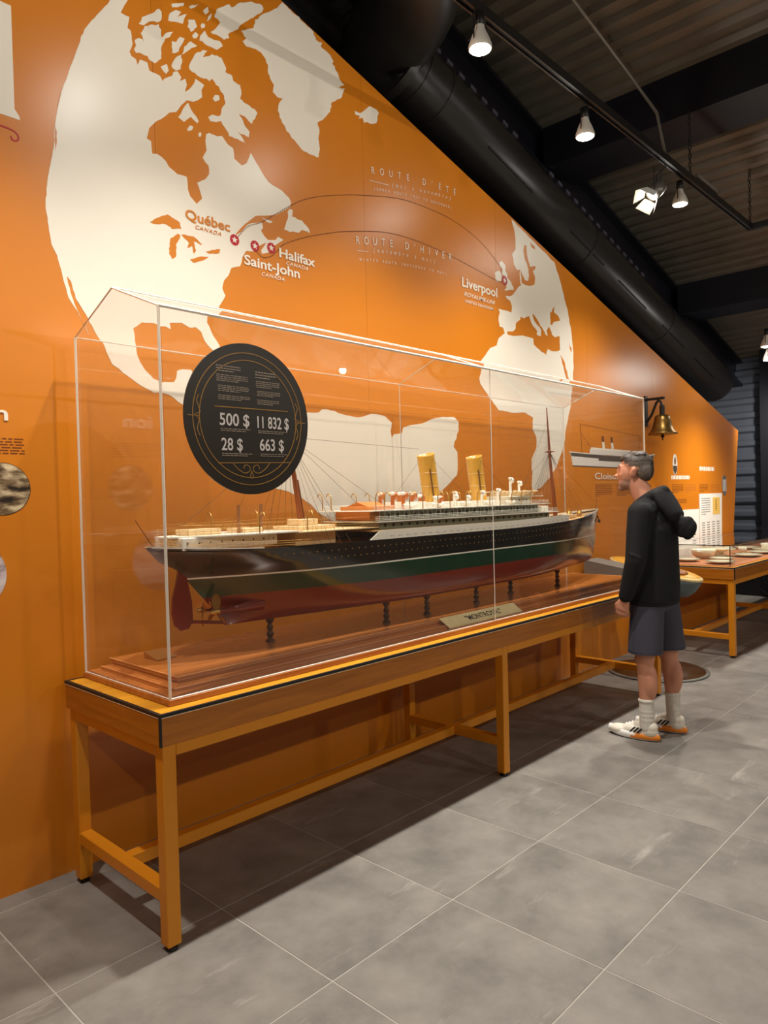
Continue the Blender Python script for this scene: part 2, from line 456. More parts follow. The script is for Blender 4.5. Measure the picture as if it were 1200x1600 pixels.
def ellip(mb, c, r, rot=(0, 0, 0), n=20):
    b = MB().ball((0, 0, 0), r, n)
    R = Euler(rot).to_matrix()
    mb.add([R @ Vector(v) + Vector(c) for v in b.v], b.f, 0, True)
LAND = {
 'north_america': [(0.046, 3.66), (0.032, 3.643), (0.023, 3.624), (0.009, 3.607), (-0.003, 3.589), (-0.015, 3.572), (-0.027, 3.555), (-0.038, 3.537), (-0.051, 3.521), (-0.067, 3.495), (-0.083, 3.47), (-0.088, 3.452), (-0.099, 3.433), (-0.102, 3.415), (-0.108, 3.397), (-0.115, 3.379), (-0.121, 3.362), (-0.127, 3.344), (-0.133, 3.326), (-0.14, 3.308), (-0.147, 3.291), (-0.154, 3.27), (-0.16, 3.249), (-0.167, 3.228), (-0.177, 3.205), (-0.184, 3.183), (-0.189, 3.165), (-0.193, 3.147), (-0.199, 3.129), (-0.202, 3.112), (-0.207, 3.093), (-0.21, 3.075), (-0.214, 3.056), (-0.217, 3.036), (-0.22, 3.015), (-0.222, 2.999), (-0.224, 2.983), (-0.223, 2.968), (-0.224, 2.953), (-0.226, 2.937), (-0.231, 2.918), (-0.233, 2.9), (-0.238, 2.882), (-0.241, 2.864), (-0.246, 2.845), (-0.249, 2.827), (-0.253, 2.81), (-0.256, 2.792), (-0.258, 2.774), (-0.261, 2.757), (-0.26, 2.739), (-0.265, 2.721), (-0.266, 2.699), (-0.266, 2.678), (-0.263, 2.662), (-0.26, 2.647), (-0.26, 2.63), (-0.257, 2.614), (-0.256, 2.596), (-0.253, 2.579), (-0.25, 2.562), (-0.249, 2.545), (-0.242, 2.531), (-0.235, 2.517), (-0.227, 2.503), (-0.224, 2.486), (-0.219, 2.469), (-0.214, 2.452), (-0.21, 2.435), (-0.207, 2.417), (-0.203, 2.4), (-0.198, 2.386), (-0.194, 2.371), (-0.191, 2.356), (-0.187, 2.341), (-0.172, 2.318), (-0.162, 2.304), (-0.151, 2.29), (-0.143, 2.272), (-0.134, 2.253), (-0.119, 2.229), (-0.112, 2.215), (-0.106, 2.199), (-0.116, 2.219), (-0.123, 2.233), (-0.129, 2.246), (-0.138, 2.259), (-0.142, 2.274), (-0.149, 2.288), (-0.155, 2.303), (-0.163, 2.318), (-0.167, 2.334), (-0.173, 2.349), (-0.178, 2.365), (-0.18, 2.381), (-0.186, 2.396), (-0.189, 2.412), (-0.191, 2.429), (-0.174, 2.409), (-0.17, 2.392), (-0.167, 2.376), (-0.16, 2.361), (-0.158, 2.344), (-0.146, 2.328), (-0.135, 2.311), (-0.127, 2.298), (-0.117, 2.285), (-0.109, 2.271), (-0.102, 2.254), (-0.091, 2.24), (-0.084, 2.224), (-0.074, 2.207), (-0.063, 2.19), (-0.047, 2.176), (-0.039, 2.159), (-0.034, 2.141), (-0.026, 2.125), (-0.018, 2.108), (-0.01, 2.091), (0.006, 2.082), (0.023, 2.073), (0.036, 2.06), (0.054, 2.051), (0.07, 2.041), (0.087, 2.031), (0.104, 2.02), (0.122, 2.011), (0.142, 2.002), (0.163, 1.995), (0.183, 1.985), (0.217, 1.991), (0.241, 1.986), (0.265, 1.98), (0.282, 1.97), (0.298, 1.957), (0.316, 1.947), (0.334, 1.942), (0.352, 1.934), (0.37, 1.927), (0.387, 1.919), (0.406, 1.912), (0.425, 1.908), (0.446, 1.906), (0.467, 1.903), (0.487, 1.898), (0.507, 1.892), (0.528, 1.89), (0.555, 1.913), (0.536, 1.925), (0.516, 1.935), (0.496, 1.946), (0.477, 1.957), (0.46, 1.971), (0.443, 1.984), (0.427, 1.999), (0.409, 2.011), (0.401, 2.032), (0.395, 2.054), (0.387, 2.075), (0.381, 2.092), (0.375, 2.109), (0.35, 2.109), (0.325, 2.107), (0.3, 2.097), (0.295, 2.063), (0.283, 2.044), (0.262, 2.041), (0.24, 2.04), (0.219, 2.035), (0.199, 2.044), (0.178, 2.05), (0.166, 2.063), (0.152, 2.074), (0.139, 2.086), (0.13, 2.1), (0.12, 2.113), (0.112, 2.13), (0.105, 2.148), (0.103, 2.169), (0.1, 2.19), (0.097, 2.208), (0.098, 2.226), (0.091, 2.258), (0.112, 2.273), (0.132, 2.291), (0.154, 2.292), (0.177, 2.296), (0.199, 2.296), (0.22, 2.287), (0.247, 2.291), (0.275, 2.282), (0.269, 2.31), (0.29, 2.314), (0.311, 2.317), (0.332, 2.32), (0.353, 2.312), (0.375, 2.304), (0.405, 2.312), (0.434, 2.294), (0.441, 2.275), (0.449, 2.257), (0.465, 2.238), (0.485, 2.222), (0.505, 2.213), (0.525, 2.203), (0.543, 2.22), (0.529, 2.249), (0.515, 2.267), (0.499, 2.285), (0.488, 2.305), (0.479, 2.325), (0.466, 2.344), (0.47, 2.371), (0.503, 2.398), (0.532, 2.424), (0.547, 2.446), (0.562, 2.468), (0.575, 2.49), (0.565, 2.506), (0.558, 2.524), (0.563, 2.543), (0.57, 2.563), (0.597, 2.593), (0.613, 2.631), (0.639, 2.642), (0.666, 2.651), (0.676, 2.676), (0.681, 2.7), (0.706, 2.736), (0.734, 2.74), (0.762, 2.746), (0.783, 2.777), (0.807, 2.792), (0.832, 2.807), (0.816, 2.783), (0.798, 2.76), (0.802, 2.743), (0.826, 2.752), (0.851, 2.763), (0.881, 2.8), (0.912, 2.824), (0.944, 2.847), (0.908, 2.855), (0.893, 2.835), (0.868, 2.828), (0.843, 2.823), (0.824, 2.834), (0.8, 2.859), (0.814, 2.878), (0.807, 2.904), (0.778, 2.893), (0.748, 2.884), (0.72, 2.87), (0.7, 2.847), (0.68, 2.824), (0.652, 2.802), (0.645, 2.803), (0.662, 2.824), (0.68, 2.844), (0.704, 2.868), (0.73, 2.891), (0.768, 2.924), (0.794, 2.933), (0.819, 2.939), (0.845, 2.947), (0.871, 2.956), (0.897, 2.964), (0.938, 2.991), (0.964, 3.009), (0.99, 3.028), (1.003, 3.055), (0.992, 3.075), (0.967, 3.088), (0.942, 3.101), (0.914, 3.107), (0.885, 3.111), (0.859, 3.119), (0.831, 3.141), (0.818, 3.155), (0.807, 3.169), (0.795, 3.183), (0.779, 3.199), (0.765, 3.216), (0.75, 3.233), (0.737, 3.202), (0.722, 3.172), (0.694, 3.152), (0.672, 3.162), (0.65, 3.172), (0.649, 3.197), (0.644, 3.221), (0.614, 3.229), (0.598, 3.244), (0.582, 3.259), (0.554, 3.248), (0.531, 3.248), (0.509, 3.248), (0.493, 3.237), (0.488, 3.202), (0.49, 3.181), (0.493, 3.16), (0.481, 3.14), (0.47, 3.119), (0.483, 3.103), (0.501, 3.091), (0.504, 3.073), (0.503, 3.052), (0.482, 3.022), (0.459, 3.007), (0.436, 2.991), (0.446, 2.969), (0.453, 2.947), (0.46, 2.924), (0.429, 2.891), (0.413, 2.904), (0.396, 2.917), (0.385, 2.946), (0.385, 2.965), (0.384, 2.984), (0.381, 3.002), (0.357, 3.002), (0.332, 3.0), (0.312, 3.01), (0.291, 3.019), (0.275, 3.041), (0.256, 3.052), (0.234, 3.059), (0.209, 3.053), (0.207, 3.071), (0.206, 3.088), (0.205, 3.106), (0.184, 3.112), (0.192, 3.137), (0.198, 3.162), (0.215, 3.183), (0.233, 3.204), (0.257, 3.222), (0.279, 3.243), (0.301, 3.268), (0.336, 3.283), (0.35, 3.303), (0.363, 3.324), (0.394, 3.358), (0.428, 3.364), (0.454, 3.382), (0.477, 3.404), (0.474, 3.434), (0.49, 3.466), (0.466, 3.472), (0.443, 3.477), (0.438, 3.458), (0.424, 3.436), (0.409, 3.415), (0.384, 3.393), (0.396, 3.429), (0.39, 3.456), (0.36, 3.433), (0.368, 3.454), (0.349, 3.473), (0.328, 3.462), (0.321, 3.441), (0.299, 3.426), (0.279, 3.411), (0.272, 3.397), (0.26, 3.416), (0.242, 3.418), (0.224, 3.417), (0.207, 3.418), (0.203, 3.434), (0.199, 3.45), (0.181, 3.45), (0.164, 3.449), (0.151, 3.419), (0.145, 3.442), (0.123, 3.447), (0.115, 3.462), (0.124, 3.482), (0.131, 3.503), (0.128, 3.52), (0.127, 3.539), (0.124, 3.557), (0.109, 3.562), (0.114, 3.587), (0.12, 3.613), (0.099, 3.612), (0.08, 3.614), (0.089, 3.634), (0.099, 3.655), (0.11, 3.675), (0.12, 3.695), (0.101, 3.687), (0.082, 3.678), (0.064, 3.669)],
 'south_america': [(0.901, 1.943), (0.929, 1.942), (0.958, 1.948), (0.988, 1.951), (1.017, 1.954), (1.048, 1.96), (1.078, 1.96), (1.117, 1.961), (1.157, 1.965), (1.183, 1.985), (1.214, 1.988), (1.243, 1.982), (1.274, 1.982), (1.3, 1.972), (1.331, 1.968), (1.361, 1.963), (1.394, 1.962), (1.425, 1.959), (1.457, 1.957), (1.502, 1.966), (1.559, 1.984), (1.592, 1.987), (1.625, 1.986), (1.683, 1.978), (1.711, 1.96), (1.741, 1.944), (1.736, 1.919), (1.728, 1.893), (1.737, 1.853), (1.758, 1.875), (1.794, 1.88), (1.831, 1.885), (1.844, 1.92), (1.904, 1.937), (1.944, 1.943), (1.985, 1.95), (2.027, 1.956), (2.069, 1.97), (2.111, 1.986), (2.156, 1.999), (2.195, 2.003), (2.235, 2.011), (2.275, 2.01), (2.316, 2.017), (2.357, 2.017), (2.402, 1.985), (2.397, 1.957), (2.4, 1.929), (2.379, 1.905), (2.375, 1.878), (2.351, 1.854), (2.339, 1.82), (2.379, 1.785), (2.379, 1.757), (2.38, 1.729), (2.38, 1.702), (2.378, 1.666), (2.368, 1.631), (2.332, 1.609), (2.3, 1.586), (2.259, 1.56), (2.217, 1.536), (2.166, 1.5), (2.138, 1.482), (2.102, 1.47), (2.07, 1.457), (2.038, 1.443), (2.007, 1.429), (1.973, 1.416), (1.935, 1.409), (1.9, 1.399), (1.868, 1.385), (1.833, 1.376), (1.798, 1.367), (1.765, 1.358), (1.731, 1.354), (1.695, 1.357), (1.663, 1.351), (1.63, 1.345), (1.597, 1.344), (1.564, 1.343), (1.531, 1.346), (1.5, 1.338), (1.468, 1.336), (1.437, 1.334), (1.405, 1.341), (1.372, 1.347), (1.342, 1.358), (1.308, 1.359), (1.278, 1.368), (1.246, 1.373), (1.216, 1.379), (1.182, 1.397), (1.147, 1.413), (1.122, 1.43), (1.102, 1.449), (1.083, 1.466), (1.057, 1.478), (1.036, 1.492), (1.014, 1.506), (0.984, 1.515), (0.956, 1.526), (0.929, 1.538), (0.904, 1.543), (0.879, 1.549), (0.853, 1.551), (0.833, 1.566), (0.812, 1.58), (0.79, 1.592), (0.768, 1.604), (0.749, 1.618), (0.727, 1.63), (0.719, 1.648), (0.708, 1.666), (0.7, 1.685), (0.692, 1.703), (0.68, 1.72), (0.67, 1.738), (0.661, 1.756), (0.674, 1.773), (0.688, 1.79), (0.696, 1.809), (0.708, 1.827), (0.72, 1.845), (0.734, 1.862), (0.744, 1.881), (0.767, 1.894), (0.795, 1.9), (0.822, 1.909), (0.846, 1.923), (0.875, 1.93)],
 'europe_and_africa': [(3.093, 3.514), (3.107, 3.482), (3.124, 3.451), (3.135, 3.419), (3.142, 3.385), (3.14, 3.346), (3.139, 3.307), (3.091, 3.261), (3.106, 3.227), (3.112, 3.19), (3.155, 3.155), (3.195, 3.17), (3.187, 3.136), (3.192, 3.102), (3.193, 3.067), (3.209, 3.057), (3.168, 3.037), (3.135, 3.004), (3.086, 2.96), (3.054, 2.945), (2.994, 2.938), (3.009, 2.92), (3.053, 2.912), (3.076, 2.874), (3.066, 2.828), (3.012, 2.832), (2.954, 2.828), (2.9, 2.83), (2.915, 2.802), (2.9, 2.772), (2.897, 2.742), (2.911, 2.701), (2.954, 2.701), (2.973, 2.664), (2.932, 2.639), (2.892, 2.615), (2.867, 2.56), (2.788, 2.533), (2.756, 2.505), (2.729, 2.476), (2.671, 2.428), (2.672, 2.4), (2.674, 2.372), (2.666, 2.338), (2.646, 2.305), (2.658, 2.266), (2.684, 2.247), (2.707, 2.226), (2.736, 2.207), (2.759, 2.186), (2.79, 2.166), (2.815, 2.142), (2.846, 2.122), (2.874, 2.099), (2.931, 2.1), (2.988, 2.096), (3.046, 2.093), (3.102, 2.096), (3.16, 2.103), (3.218, 2.107), (3.274, 2.09), (3.333, 2.076), (3.324, 2.045), (3.325, 2.015), (3.321, 1.985), (3.35, 1.956), (3.373, 1.924), (3.376, 1.885), (3.37, 1.845), (3.346, 1.815), (3.32, 1.786), (3.299, 1.756), (3.297, 1.724), (3.296, 1.692), (3.307, 1.649), (3.3, 1.619), (3.298, 1.59), (3.291, 1.561), (3.302, 1.512), (3.366, 1.527), (3.43, 1.543), (3.472, 1.569), (3.515, 1.595), (3.559, 1.62), (3.589, 1.647), (3.621, 1.673), (3.66, 1.697), (3.681, 1.728), (3.701, 1.76), (3.723, 1.791), (3.752, 1.822), (3.772, 1.854), (3.783, 1.889), (3.806, 1.924), (3.81, 1.96), (3.816, 1.996), (3.83, 2.032), (3.848, 2.063), (3.861, 2.095), (3.871, 2.127), (3.888, 2.158), (3.907, 2.195), (3.917, 2.231), (3.92, 2.263), (3.918, 2.295), (3.939, 2.327), (3.941, 2.359), (3.95, 2.391), (3.96, 2.425), (3.956, 2.457), (3.959, 2.49), (3.974, 2.524), (3.972, 2.557), (3.967, 2.588), (3.97, 2.62), (3.974, 2.652), (3.967, 2.683), (3.962, 2.718), (3.956, 2.752), (3.951, 2.787), (3.946, 2.822), (3.937, 2.855), (3.919, 2.885), (3.913, 2.919), (3.901, 2.951), (3.896, 2.984), (3.875, 3.014), (3.86, 3.042), (3.843, 3.07), (3.835, 3.101), (3.817, 3.128), (3.805, 3.157), (3.79, 3.185), (3.772, 3.215), (3.756, 3.247), (3.731, 3.274), (3.715, 3.305), (3.696, 3.335), (3.646, 3.343), (3.608, 3.359), (3.572, 3.376), (3.524, 3.384), (3.483, 3.396), (3.44, 3.408), (3.404, 3.423), (3.363, 3.434), (3.32, 3.443), (3.285, 3.458), (3.245, 3.469), (3.208, 3.481), (3.167, 3.49), (3.134, 3.506)],
 'greenland': [(0.859, 3.972), (0.879, 3.986), (0.899, 4.001), (0.914, 4.014), (0.929, 4.028), (0.945, 4.04), (0.959, 4.06), (0.974, 4.079), (0.985, 4.087), (0.995, 4.081), (1.011, 4.08), (1.02, 4.073), (1.034, 4.071), (1.045, 4.064), (1.059, 4.062), (1.075, 4.061), (1.092, 4.063), (1.1, 4.053), (1.112, 4.047), (1.127, 4.046), (1.139, 4.042), (1.151, 4.037), (1.167, 4.037), (1.18, 4.033), (1.192, 4.028), (1.194, 4.015), (1.205, 4.006), (1.21, 3.993), (1.229, 3.99), (1.253, 3.997), (1.243, 3.971), (1.26, 3.966), (1.28, 3.964), (1.297, 3.959), (1.314, 3.953), (1.324, 3.94), (1.336, 3.93), (1.326, 3.912), (1.345, 3.905), (1.347, 3.891), (1.357, 3.883), (1.369, 3.876), (1.373, 3.863), (1.378, 3.851), (1.388, 3.843), (1.4, 3.835), (1.414, 3.83), (1.391, 3.816), (1.371, 3.799), (1.393, 3.802), (1.418, 3.812), (1.408, 3.792), (1.399, 3.773), (1.394, 3.754), (1.378, 3.739), (1.356, 3.728), (1.341, 3.712), (1.32, 3.701), (1.307, 3.684), (1.312, 3.671), (1.3, 3.652), (1.3, 3.638), (1.283, 3.622), (1.272, 3.605), (1.256, 3.589), (1.243, 3.573), (1.222, 3.56), (1.204, 3.545), (1.206, 3.531), (1.215, 3.52), (1.217, 3.507), (1.216, 3.492), (1.21, 3.475), (1.207, 3.459), (1.21, 3.445), (1.212, 3.432), (1.214, 3.419), (1.216, 3.406), (1.212, 3.39), (1.206, 3.373), (1.207, 3.358), (1.186, 3.354), (1.168, 3.357), (1.144, 3.353), (1.124, 3.357), (1.102, 3.356), (1.084, 3.361), (1.071, 3.371), (1.057, 3.38), (1.046, 3.387), (1.036, 3.395), (1.02, 3.397), (1.012, 3.407), (1.003, 3.419), (0.985, 3.422), (0.979, 3.437), (0.972, 3.449), (0.957, 3.455), (0.953, 3.469), (0.941, 3.479), (0.94, 3.497), (0.931, 3.509), (0.934, 3.524), (0.936, 3.539), (0.943, 3.556), (0.966, 3.584), (0.947, 3.579), (0.929, 3.577), (0.916, 3.586), (0.901, 3.593), (0.905, 3.612), (0.91, 3.632), (0.898, 3.643), (0.886, 3.655), (0.884, 3.668), (0.874, 3.677), (0.872, 3.69), (0.874, 3.704), (0.876, 3.718), (0.865, 3.727), (0.862, 3.741), (0.853, 3.75), (0.841, 3.758), (0.831, 3.765), (0.815, 3.764), (0.802, 3.768), (0.782, 3.763), (0.763, 3.761), (0.743, 3.755), (0.731, 3.762), (0.72, 3.772), (0.744, 3.796), (0.729, 3.802), (0.724, 3.814), (0.714, 3.821), (0.734, 3.831), (0.751, 3.846), (0.771, 3.856), (0.79, 3.868), (0.792, 3.883), (0.801, 3.9), (0.799, 3.913), (0.82, 3.927), (0.832, 3.947), (0.849, 3.964)],
 'ellesmere_island': [(0.561, 3.828), (0.569, 3.842), (0.572, 3.857), (0.585, 3.871), (0.601, 3.882), (0.616, 3.894), (0.63, 3.907), (0.646, 3.917), (0.661, 3.908), (0.68, 3.925), (0.696, 3.944), (0.713, 3.958), (0.732, 3.966), (0.75, 3.976), (0.769, 3.988), (0.786, 3.996), (0.801, 3.996), (0.817, 4.001), (0.834, 4.009), (0.849, 4.006), (0.856, 3.995), (0.848, 3.977), (0.833, 3.96), (0.817, 3.948), (0.803, 3.934), (0.79, 3.919), (0.774, 3.908), (0.758, 3.891), (0.741, 3.876), (0.724, 3.86), (0.708, 3.844), (0.692, 3.817), (0.676, 3.805), (0.662, 3.792), (0.646, 3.782), (0.634, 3.766), (0.641, 3.751), (0.624, 3.743), (0.61, 3.73), (0.599, 3.733), (0.587, 3.735), (0.575, 3.736), (0.561, 3.735), (0.546, 3.73), (0.535, 3.735), (0.552, 3.75), (0.566, 3.767), (0.579, 3.786), (0.591, 3.805), (0.578, 3.815), (0.559, 3.815)],
 'devon_island': [(0.476, 3.69), (0.489, 3.708), (0.502, 3.726), (0.51, 3.714), (0.52, 3.704), (0.536, 3.705), (0.552, 3.704), (0.57, 3.71), (0.587, 3.713), (0.595, 3.706), (0.602, 3.697), (0.586, 3.682), (0.57, 3.665), (0.555, 3.663), (0.541, 3.664), (0.526, 3.662), (0.511, 3.661), (0.498, 3.663), (0.488, 3.67), (0.471, 3.666)],
 'island_a': [(0.328, 3.769), (0.345, 3.779), (0.361, 3.787), (0.378, 3.796), (0.395, 3.805), (0.391, 3.789), (0.376, 3.782), (0.361, 3.769), (0.346, 3.762), (0.332, 3.755)],
 'island_b': [(0.317, 3.721), (0.334, 3.737), (0.352, 3.753), (0.364, 3.753), (0.378, 3.756), (0.368, 3.739), (0.357, 3.722), (0.373, 3.736), (0.39, 3.749), (0.407, 3.76), (0.4, 3.746), (0.392, 3.731), (0.389, 3.718), (0.384, 3.704), (0.371, 3.702), (0.357, 3.699), (0.343, 3.695), (0.325, 3.688), (0.309, 3.685), (0.312, 3.703)],
 'island_c': [(0.413, 3.736), (0.431, 3.745), (0.449, 3.752), (0.454, 3.739), (0.461, 3.726), (0.45, 3.713), (0.44, 3.698), (0.426, 3.686), (0.42, 3.697), (0.409, 3.703), (0.416, 3.721)],
 'island_d': [(0.495, 3.816), (0.509, 3.833), (0.525, 3.849), (0.525, 3.837), (0.528, 3.825), (0.509, 3.804)],
 'island_e': [(0.545, 3.827), (0.541, 3.813), (0.537, 3.799), (0.515, 3.774), (0.521, 3.788), (0.523, 3.802)],
 'island_f': [(0.419, 3.799), (0.436, 3.815), (0.455, 3.822), (0.472, 3.838), (0.462, 3.824), (0.451, 3.811), (0.43, 3.794)],
 'island_g': [(0.479, 3.74), (0.49, 3.756), (0.504, 3.757), (0.504, 3.742), (0.486, 3.728)],
 'island_h': [(0.432, 3.671), (0.45, 3.697), (0.467, 3.692), (0.456, 3.67), (0.439, 3.662)],
 'banks_island': [(0.163, 3.604), (0.175, 3.622), (0.18, 3.641), (0.193, 3.651), (0.205, 3.661), (0.217, 3.671), (0.23, 3.681), (0.242, 3.692), (0.251, 3.706), (0.264, 3.717), (0.276, 3.711), (0.277, 3.699), (0.277, 3.686), (0.275, 3.673), (0.265, 3.66), (0.252, 3.65), (0.24, 3.651), (0.227, 3.644), (0.214, 3.637), (0.2, 3.622), (0.186, 3.608)],
 'victoria_island': [(0.192, 3.608), (0.206, 3.613), (0.219, 3.626), (0.233, 3.632), (0.248, 3.636), (0.261, 3.648), (0.262, 3.634), (0.272, 3.627), (0.27, 3.611), (0.272, 3.595), (0.259, 3.576), (0.267, 3.59), (0.281, 3.6), (0.289, 3.615), (0.3, 3.627), (0.315, 3.636), (0.331, 3.644), (0.322, 3.629), (0.316, 3.614), (0.291, 3.596), (0.286, 3.581), (0.277, 3.566), (0.271, 3.551), (0.268, 3.536), (0.27, 3.522), (0.268, 3.509), (0.269, 3.497), (0.257, 3.486), (0.247, 3.473), (0.235, 3.462), (0.222, 3.465), (0.208, 3.466), (0.2, 3.48), (0.186, 3.476), (0.174, 3.478), (0.161, 3.478), (0.146, 3.47), (0.137, 3.482), (0.147, 3.503), (0.143, 3.513), (0.142, 3.525), (0.161, 3.542), (0.179, 3.543), (0.189, 3.534), (0.182, 3.544), (0.178, 3.557), (0.171, 3.567), (0.18, 3.58), (0.187, 3.594)],
 'prince_island': [(0.323, 3.598), (0.347, 3.605), (0.355, 3.621), (0.367, 3.637), (0.392, 3.641), (0.384, 3.621), (0.373, 3.601), (0.362, 3.583), (0.358, 3.566), (0.342, 3.553), (0.324, 3.545), (0.327, 3.56), (0.323, 3.571), (0.325, 3.586)],
 'somerset_island': [(0.376, 3.56), (0.382, 3.574), (0.386, 3.588), (0.388, 3.602), (0.401, 3.614), (0.411, 3.63), (0.424, 3.642), (0.435, 3.639), (0.447, 3.637), (0.458, 3.635), (0.444, 3.623), (0.428, 3.613), (0.416, 3.599), (0.401, 3.584), (0.389, 3.572)],
 'boothia': [(0.319, 3.488), (0.326, 3.504), (0.334, 3.519), (0.344, 3.535), (0.357, 3.547), (0.371, 3.558), (0.37, 3.546), (0.376, 3.536), (0.375, 3.523), (0.367, 3.506), (0.366, 3.49), (0.342, 3.473), (0.322, 3.478)],
 'king_island': [(0.264, 3.46), (0.28, 3.472), (0.295, 3.484), (0.3, 3.471), (0.304, 3.458), (0.29, 3.437), (0.273, 3.447)],
 'baffin_island': [(0.412, 3.509), (0.411, 3.524), (0.418, 3.541), (0.427, 3.557), (0.436, 3.573), (0.443, 3.589), (0.456, 3.605), (0.475, 3.614), (0.488, 3.63), (0.514, 3.635), (0.501, 3.622), (0.495, 3.608), (0.487, 3.595), (0.505, 3.606), (0.523, 3.615), (0.539, 3.632), (0.55, 3.63), (0.566, 3.637), (0.578, 3.635), (0.592, 3.636), (0.598, 3.627), (0.604, 3.618), (0.61, 3.609), (0.618, 3.596), (0.612, 3.577), (0.624, 3.574), (0.639, 3.577), (0.651, 3.574), (0.654, 3.562), (0.658, 3.551), (0.671, 3.55), (0.683, 3.546), (0.697, 3.548), (0.7, 3.533), (0.704, 3.519), (0.703, 3.503), (0.695, 3.481), (0.707, 3.476), (0.718, 3.469), (0.734, 3.469), (0.751, 3.467), (0.764, 3.46), (0.783, 3.461), (0.799, 3.447), (0.789, 3.43), (0.783, 3.414), (0.768, 3.398), (0.764, 3.381), (0.746, 3.386), (0.732, 3.396), (0.718, 3.402), (0.699, 3.401), (0.685, 3.405), (0.691, 3.394), (0.703, 3.387), (0.709, 3.376), (0.714, 3.363), (0.722, 3.352), (0.735, 3.345), (0.746, 3.336), (0.743, 3.321), (0.741, 3.307), (0.726, 3.307), (0.714, 3.311), (0.698, 3.307), (0.685, 3.309), (0.673, 3.314), (0.683, 3.306), (0.693, 3.299), (0.702, 3.291), (0.709, 3.281), (0.718, 3.273), (0.702, 3.272), (0.687, 3.272), (0.674, 3.276), (0.656, 3.272), (0.642, 3.275), (0.624, 3.273), (0.62, 3.287), (0.61, 3.295), (0.603, 3.303), (0.594, 3.311), (0.585, 3.317), (0.581, 3.329), (0.566, 3.323), (0.55, 3.313), (0.535, 3.311), (0.52, 3.307), (0.507, 3.322), (0.529, 3.342), (0.543, 3.344), (0.558, 3.345), (0.575, 3.353), (0.582, 3.371), (0.583, 3.387), (0.593, 3.405), (0.607, 3.422), (0.606, 3.434), (0.601, 3.444), (0.601, 3.458), (0.594, 3.467), (0.583, 3.471), (0.577, 3.481), (0.572, 3.492), (0.557, 3.492), (0.548, 3.505), (0.534, 3.514), (0.52, 3.496), (0.505, 3.502), (0.486, 3.495), (0.469, 3.494), (0.454, 3.496), (0.443, 3.503), (0.426, 3.502)],
 'southampton_island': [(0.345, 3.263), (0.361, 3.285), (0.371, 3.309), (0.384, 3.33), (0.4, 3.35), (0.414, 3.324), (0.427, 3.311), (0.443, 3.3), (0.454, 3.284), (0.446, 3.271), (0.429, 3.279), (0.412, 3.288), (0.393, 3.271), (0.376, 3.252), (0.36, 3.258)],
 'coats_island': [(0.39, 3.224), (0.407, 3.248), (0.424, 3.248), (0.417, 3.23), (0.396, 3.217)],
 'mansel_island': [(0.451, 3.227), (0.462, 3.237), (0.468, 3.227), (0.461, 3.213), (0.451, 3.212)],
 'charles_island': [(0.535, 3.42), (0.55, 3.444), (0.572, 3.449), (0.575, 3.429), (0.549, 3.41)],
 'newfoundland': [(0.99, 3.019), (1.011, 3.021), (1.01, 3.003), (1.006, 2.983), (1.024, 2.987), (1.039, 2.981), (1.056, 2.979), (1.074, 2.981), (1.086, 2.971), (1.101, 2.963), (1.115, 2.954), (1.125, 2.942), (1.126, 2.925), (1.111, 2.932), (1.09, 2.93), (1.073, 2.932), (1.05, 2.91), (1.03, 2.908), (1.011, 2.908), (0.988, 2.899), (0.97, 2.903), (0.951, 2.902), (0.956, 2.917), (0.963, 2.933), (0.968, 2.949), (0.978, 2.967), (0.98, 2.984), (0.978, 3.001)],
 'anticosti': [(0.803, 2.926), (0.821, 2.926), (0.839, 2.925), (0.857, 2.925), (0.876, 2.925), (0.864, 2.913), (0.847, 2.912), (0.83, 2.915), (0.819, 2.924)],
 'iceland': [(1.493, 3.716), (1.514, 3.715), (1.537, 3.717), (1.57, 3.744), (1.593, 3.766), (1.616, 3.788), (1.648, 3.789), (1.677, 3.788), (1.695, 3.775), (1.681, 3.751), (1.682, 3.731), (1.672, 3.709), (1.644, 3.694), (1.618, 3.686), (1.595, 3.688), (1.568, 3.674), (1.558, 3.699), (1.525, 3.682), (1.534, 3.701), (1.497, 3.695)],
 'great_britain': [(2.921, 3.164), (2.956, 3.18), (2.98, 3.169), (3.002, 3.158), (3.0, 3.136), (3.001, 3.116), (3.022, 3.101), (3.02, 3.077), (3.042, 3.064), (3.068, 3.054), (3.077, 3.036), (3.097, 3.023), (3.104, 3.002), (3.057, 2.992), (3.011, 2.98), (2.98, 2.97), (3.012, 3.007), (2.974, 3.024), (2.98, 3.044), (2.999, 3.064), (2.98, 3.079), (2.952, 3.087), (2.962, 3.123), (2.928, 3.141)],
 'ireland': [(2.864, 3.078), (2.892, 3.094), (2.926, 3.103), (2.947, 3.077), (2.947, 3.056), (2.938, 3.034), (2.877, 3.017), (2.87, 3.045)],
}
